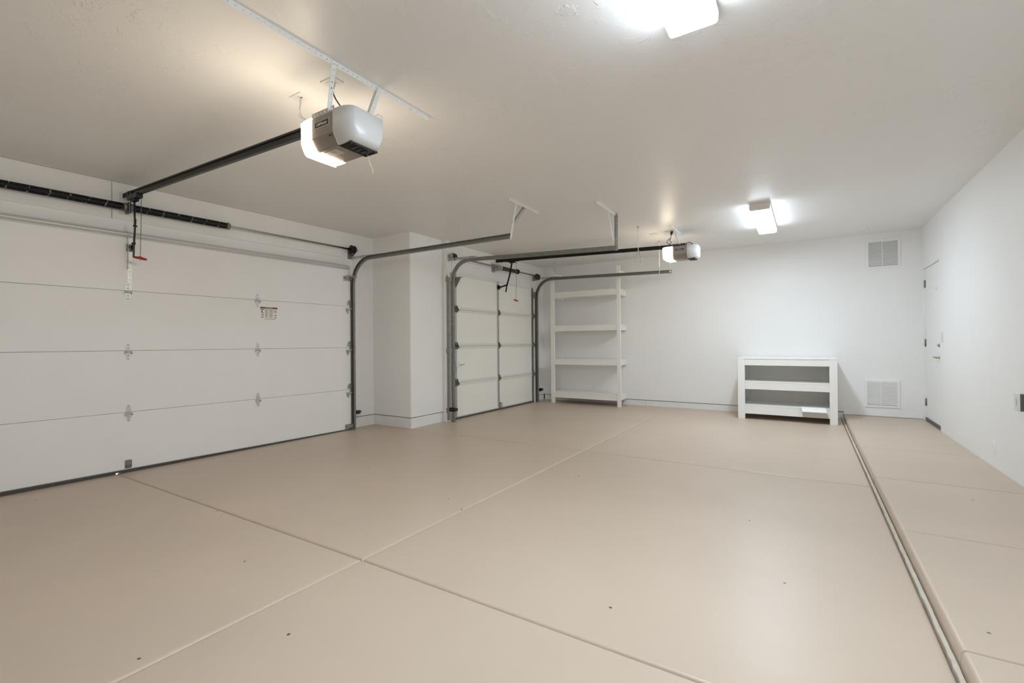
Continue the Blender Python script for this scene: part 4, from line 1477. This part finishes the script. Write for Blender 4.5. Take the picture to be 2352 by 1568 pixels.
hk = [(-4.50, 4.95, 'closest to the wall in a row of four'), (-4.23, 4.91, 'second from the wall in a row of four'),
      (-3.87, 4.855, 'third from the wall in a row of four'), (-3.56, 4.81, 'farthest from the wall in a row of four')]
for x, y, l in hk:
    tag(finish('ceiling_hook', ceil_hook(x, y, math.radians(20)), 'whitemetal'), 'white ceiling hook, ' + l, 'hook', 'screw hooks in the ceiling')
tag(finish('ceiling_hook', ceil_hook(0.70, 7.93, math.radians(30)), 'whitemetal'), 'single white hook in the ceiling above the high vent', 'hook', 'screw hooks in the ceiling')


def ceil_hanger(label, x, y, chain, fork):
    t = thing('bike_hanger', (x, y, ZC), label, 'hanging hook', 'hooks hung from the ceiling')
    mb = MB()
    mb.lathe((x, y, ZC), (0, 0, -1), [(0, 0.014), (0.006, 0.014), (0.012, 0.006), (0.03, 0.005)], 10)
    finish('ceiling_eye', mb, 'galv', t)
    mb = MB()
    z = ZC - 0.03
    k = 0
    while z > ZC - chain:
        r = 0.011
        pts = []
        for i in range(9):
            a = 2 * PI * i / 8
            dx = r * 0.6 * math.cos(a)
            if k % 2:
                pts.append((x, y + dx, z - 0.012 + 0.016 * math.sin(a)))
            else:
                pts.append((x + dx, y, z - 0.012 + 0.016 * math.sin(a)))
        mb.tube(pts, 0.0022, 5, cap=False)
        z -= 0.024
        k += 1
    finish('chain', mb, 'whitemetal', t)
    zz = ZC - chain
    for s in ((-1, 1) if fork else (1,)):
        mb = MB()
        if fork:
            pts = [(x, y, zz), (x + s * 0.018, y, zz - 0.03), (x + s * 0.030, y, zz - 0.07), (x + s * 0.044, y, zz - 0.12), (x + s * 0.046, y, zz - 0.135), (x + s * 0.034, y, zz - 0.145), (x + s * 0.022, y, zz - 0.140)]
        else:
            pts = [(x, y, zz), (x + 0.002, y, zz - 0.05), (x - 0.006, y, zz - 0.10), (x - 0.004, y, zz - 0.16), (x + 0.012, y, zz - 0.19), (x + 0.028, y, zz - 0.17)]
        mb.tube(pts, 0.0038, 8)
        finish('hook', mb, 'galv', t)


ceil_hanger('thin chain with a forked wire hook hanging in front of the shelf unit', -1.905, 6.195, 0.33, True)
ceil_hanger('thin chain and wire hook hanging left of the far opener', -1.905, 7.26, 0.40, False)
ceil_hanger('small pale wire hook hung from the ceiling over the shelf unit post', -4.12, 8.06, 0.10, False)

# wall fittings on the right wall
t = thing('light_switch', (XR, 7.43, 1.20), 'thin white light switch plate beside the white door on the right wall', 'light switch')
mb = MB()
mb.box(XR - 0.006, XR + 0.002, 7.385, 7.465, 1.14, 1.262, bev=0.002)
finish('switch_plate', mb, 'whitepl', t)
mb = MB()
mb.box(XR - 0.010, XR - 0.005, 7.405, 7.445, 1.168, 1.234, bev=0.002)
finish('rocker', mb, 'whitepl', t)
t = thing('power_outlet', (XR, 5.0, 0.70), 'white surface-mounted outlet box on the right wall, cut off by the photo edge', 'power outlet', 'outlets on the right wall')
mb = MB()
mb.box(XR - 0.045, XR + 0.002, 4.880, 4.970, 0.638, 0.762, bev=0.004)
finish('outlet_box', mb, 'greysweep', t)
mb = MB()
mb.box(XR - 0.050, XR - 0.0, 4.937, 4.987, 0.634, 0.766, bev=0.004)
mb.box(XR - 0.052, XR - 0.044, 4.880, 4.970, 0.634, 0.766, bev=0.003)
finish('cover_plate', mb, 'whitepl', t)
mb = MB()
mb.box(XR - 0.0535, XR - 0.0515, 4.925, 4.935, 0.672, 0.728)
finish('socket_face', mb, 'sticker', t)
mb = MB()
mb.lathe((XR + 0.002, 5.67, 0.228), (-1, 0, 0), [(0, 0.066), (0.004, 0.066), (0.006, 0.063)], 32, smooth=False)
o = tag(finish('cover_plate', mb, 'wall'), 'round white blank cover low on the right wall', 'wall cover')
mb = MB()
mb.lathe((XR - 0.004, 5.67, 0.228), (-1, 0, 0), [(0, 0.005), (0.002, 0.004)], 8)
o2_ = finish('screw', mb, 'galv')
o2_.parent = o

# ================================================================== LIGHT AND VIEW
wd = bpy.data.worlds.new('world')
scn.world = wd
wd.use_nodes = True
wd.node_tree.nodes['Background'].inputs['Color'].default_value = (0.0, 0.0, 0.0, 1)
wd.node_tree.nodes['Background'].inputs['Strength'].default_value = 1.0

# daylight falling on the apron outside, seen only through the worn notch under the wide door
sl = bpy.data.lights.new('daylight_outside', 'AREA')
sl.shape = 'RECTANGLE'
sl.size, sl.size_y, sl.energy = 0.25, 1.2, 40.0
so = bpy.data.objects.new('daylight_outside', sl)
so.location = (-5.76, 1.75, 0.5)
COL.objects.link(so)

vs_ = scn.view_settings
vs_.view_transform = 'Standard'
vs_.look = 'None'
vs_.exposure = -0.08
vs_.gamma = 1.0
vs_.use_curve_mapping = False
scn.cycles.max_bounces = 10
scn.cycles.use_adaptive_sampling = True
scn.cycles.adaptive_threshold = 0.03
scn.cycles.diffuse_bounces = 8
scn.cycles.glossy_bounces = 4
scn.cycles.sample_clamp_indirect = 6.0
scn.cycles.use_denoising = True
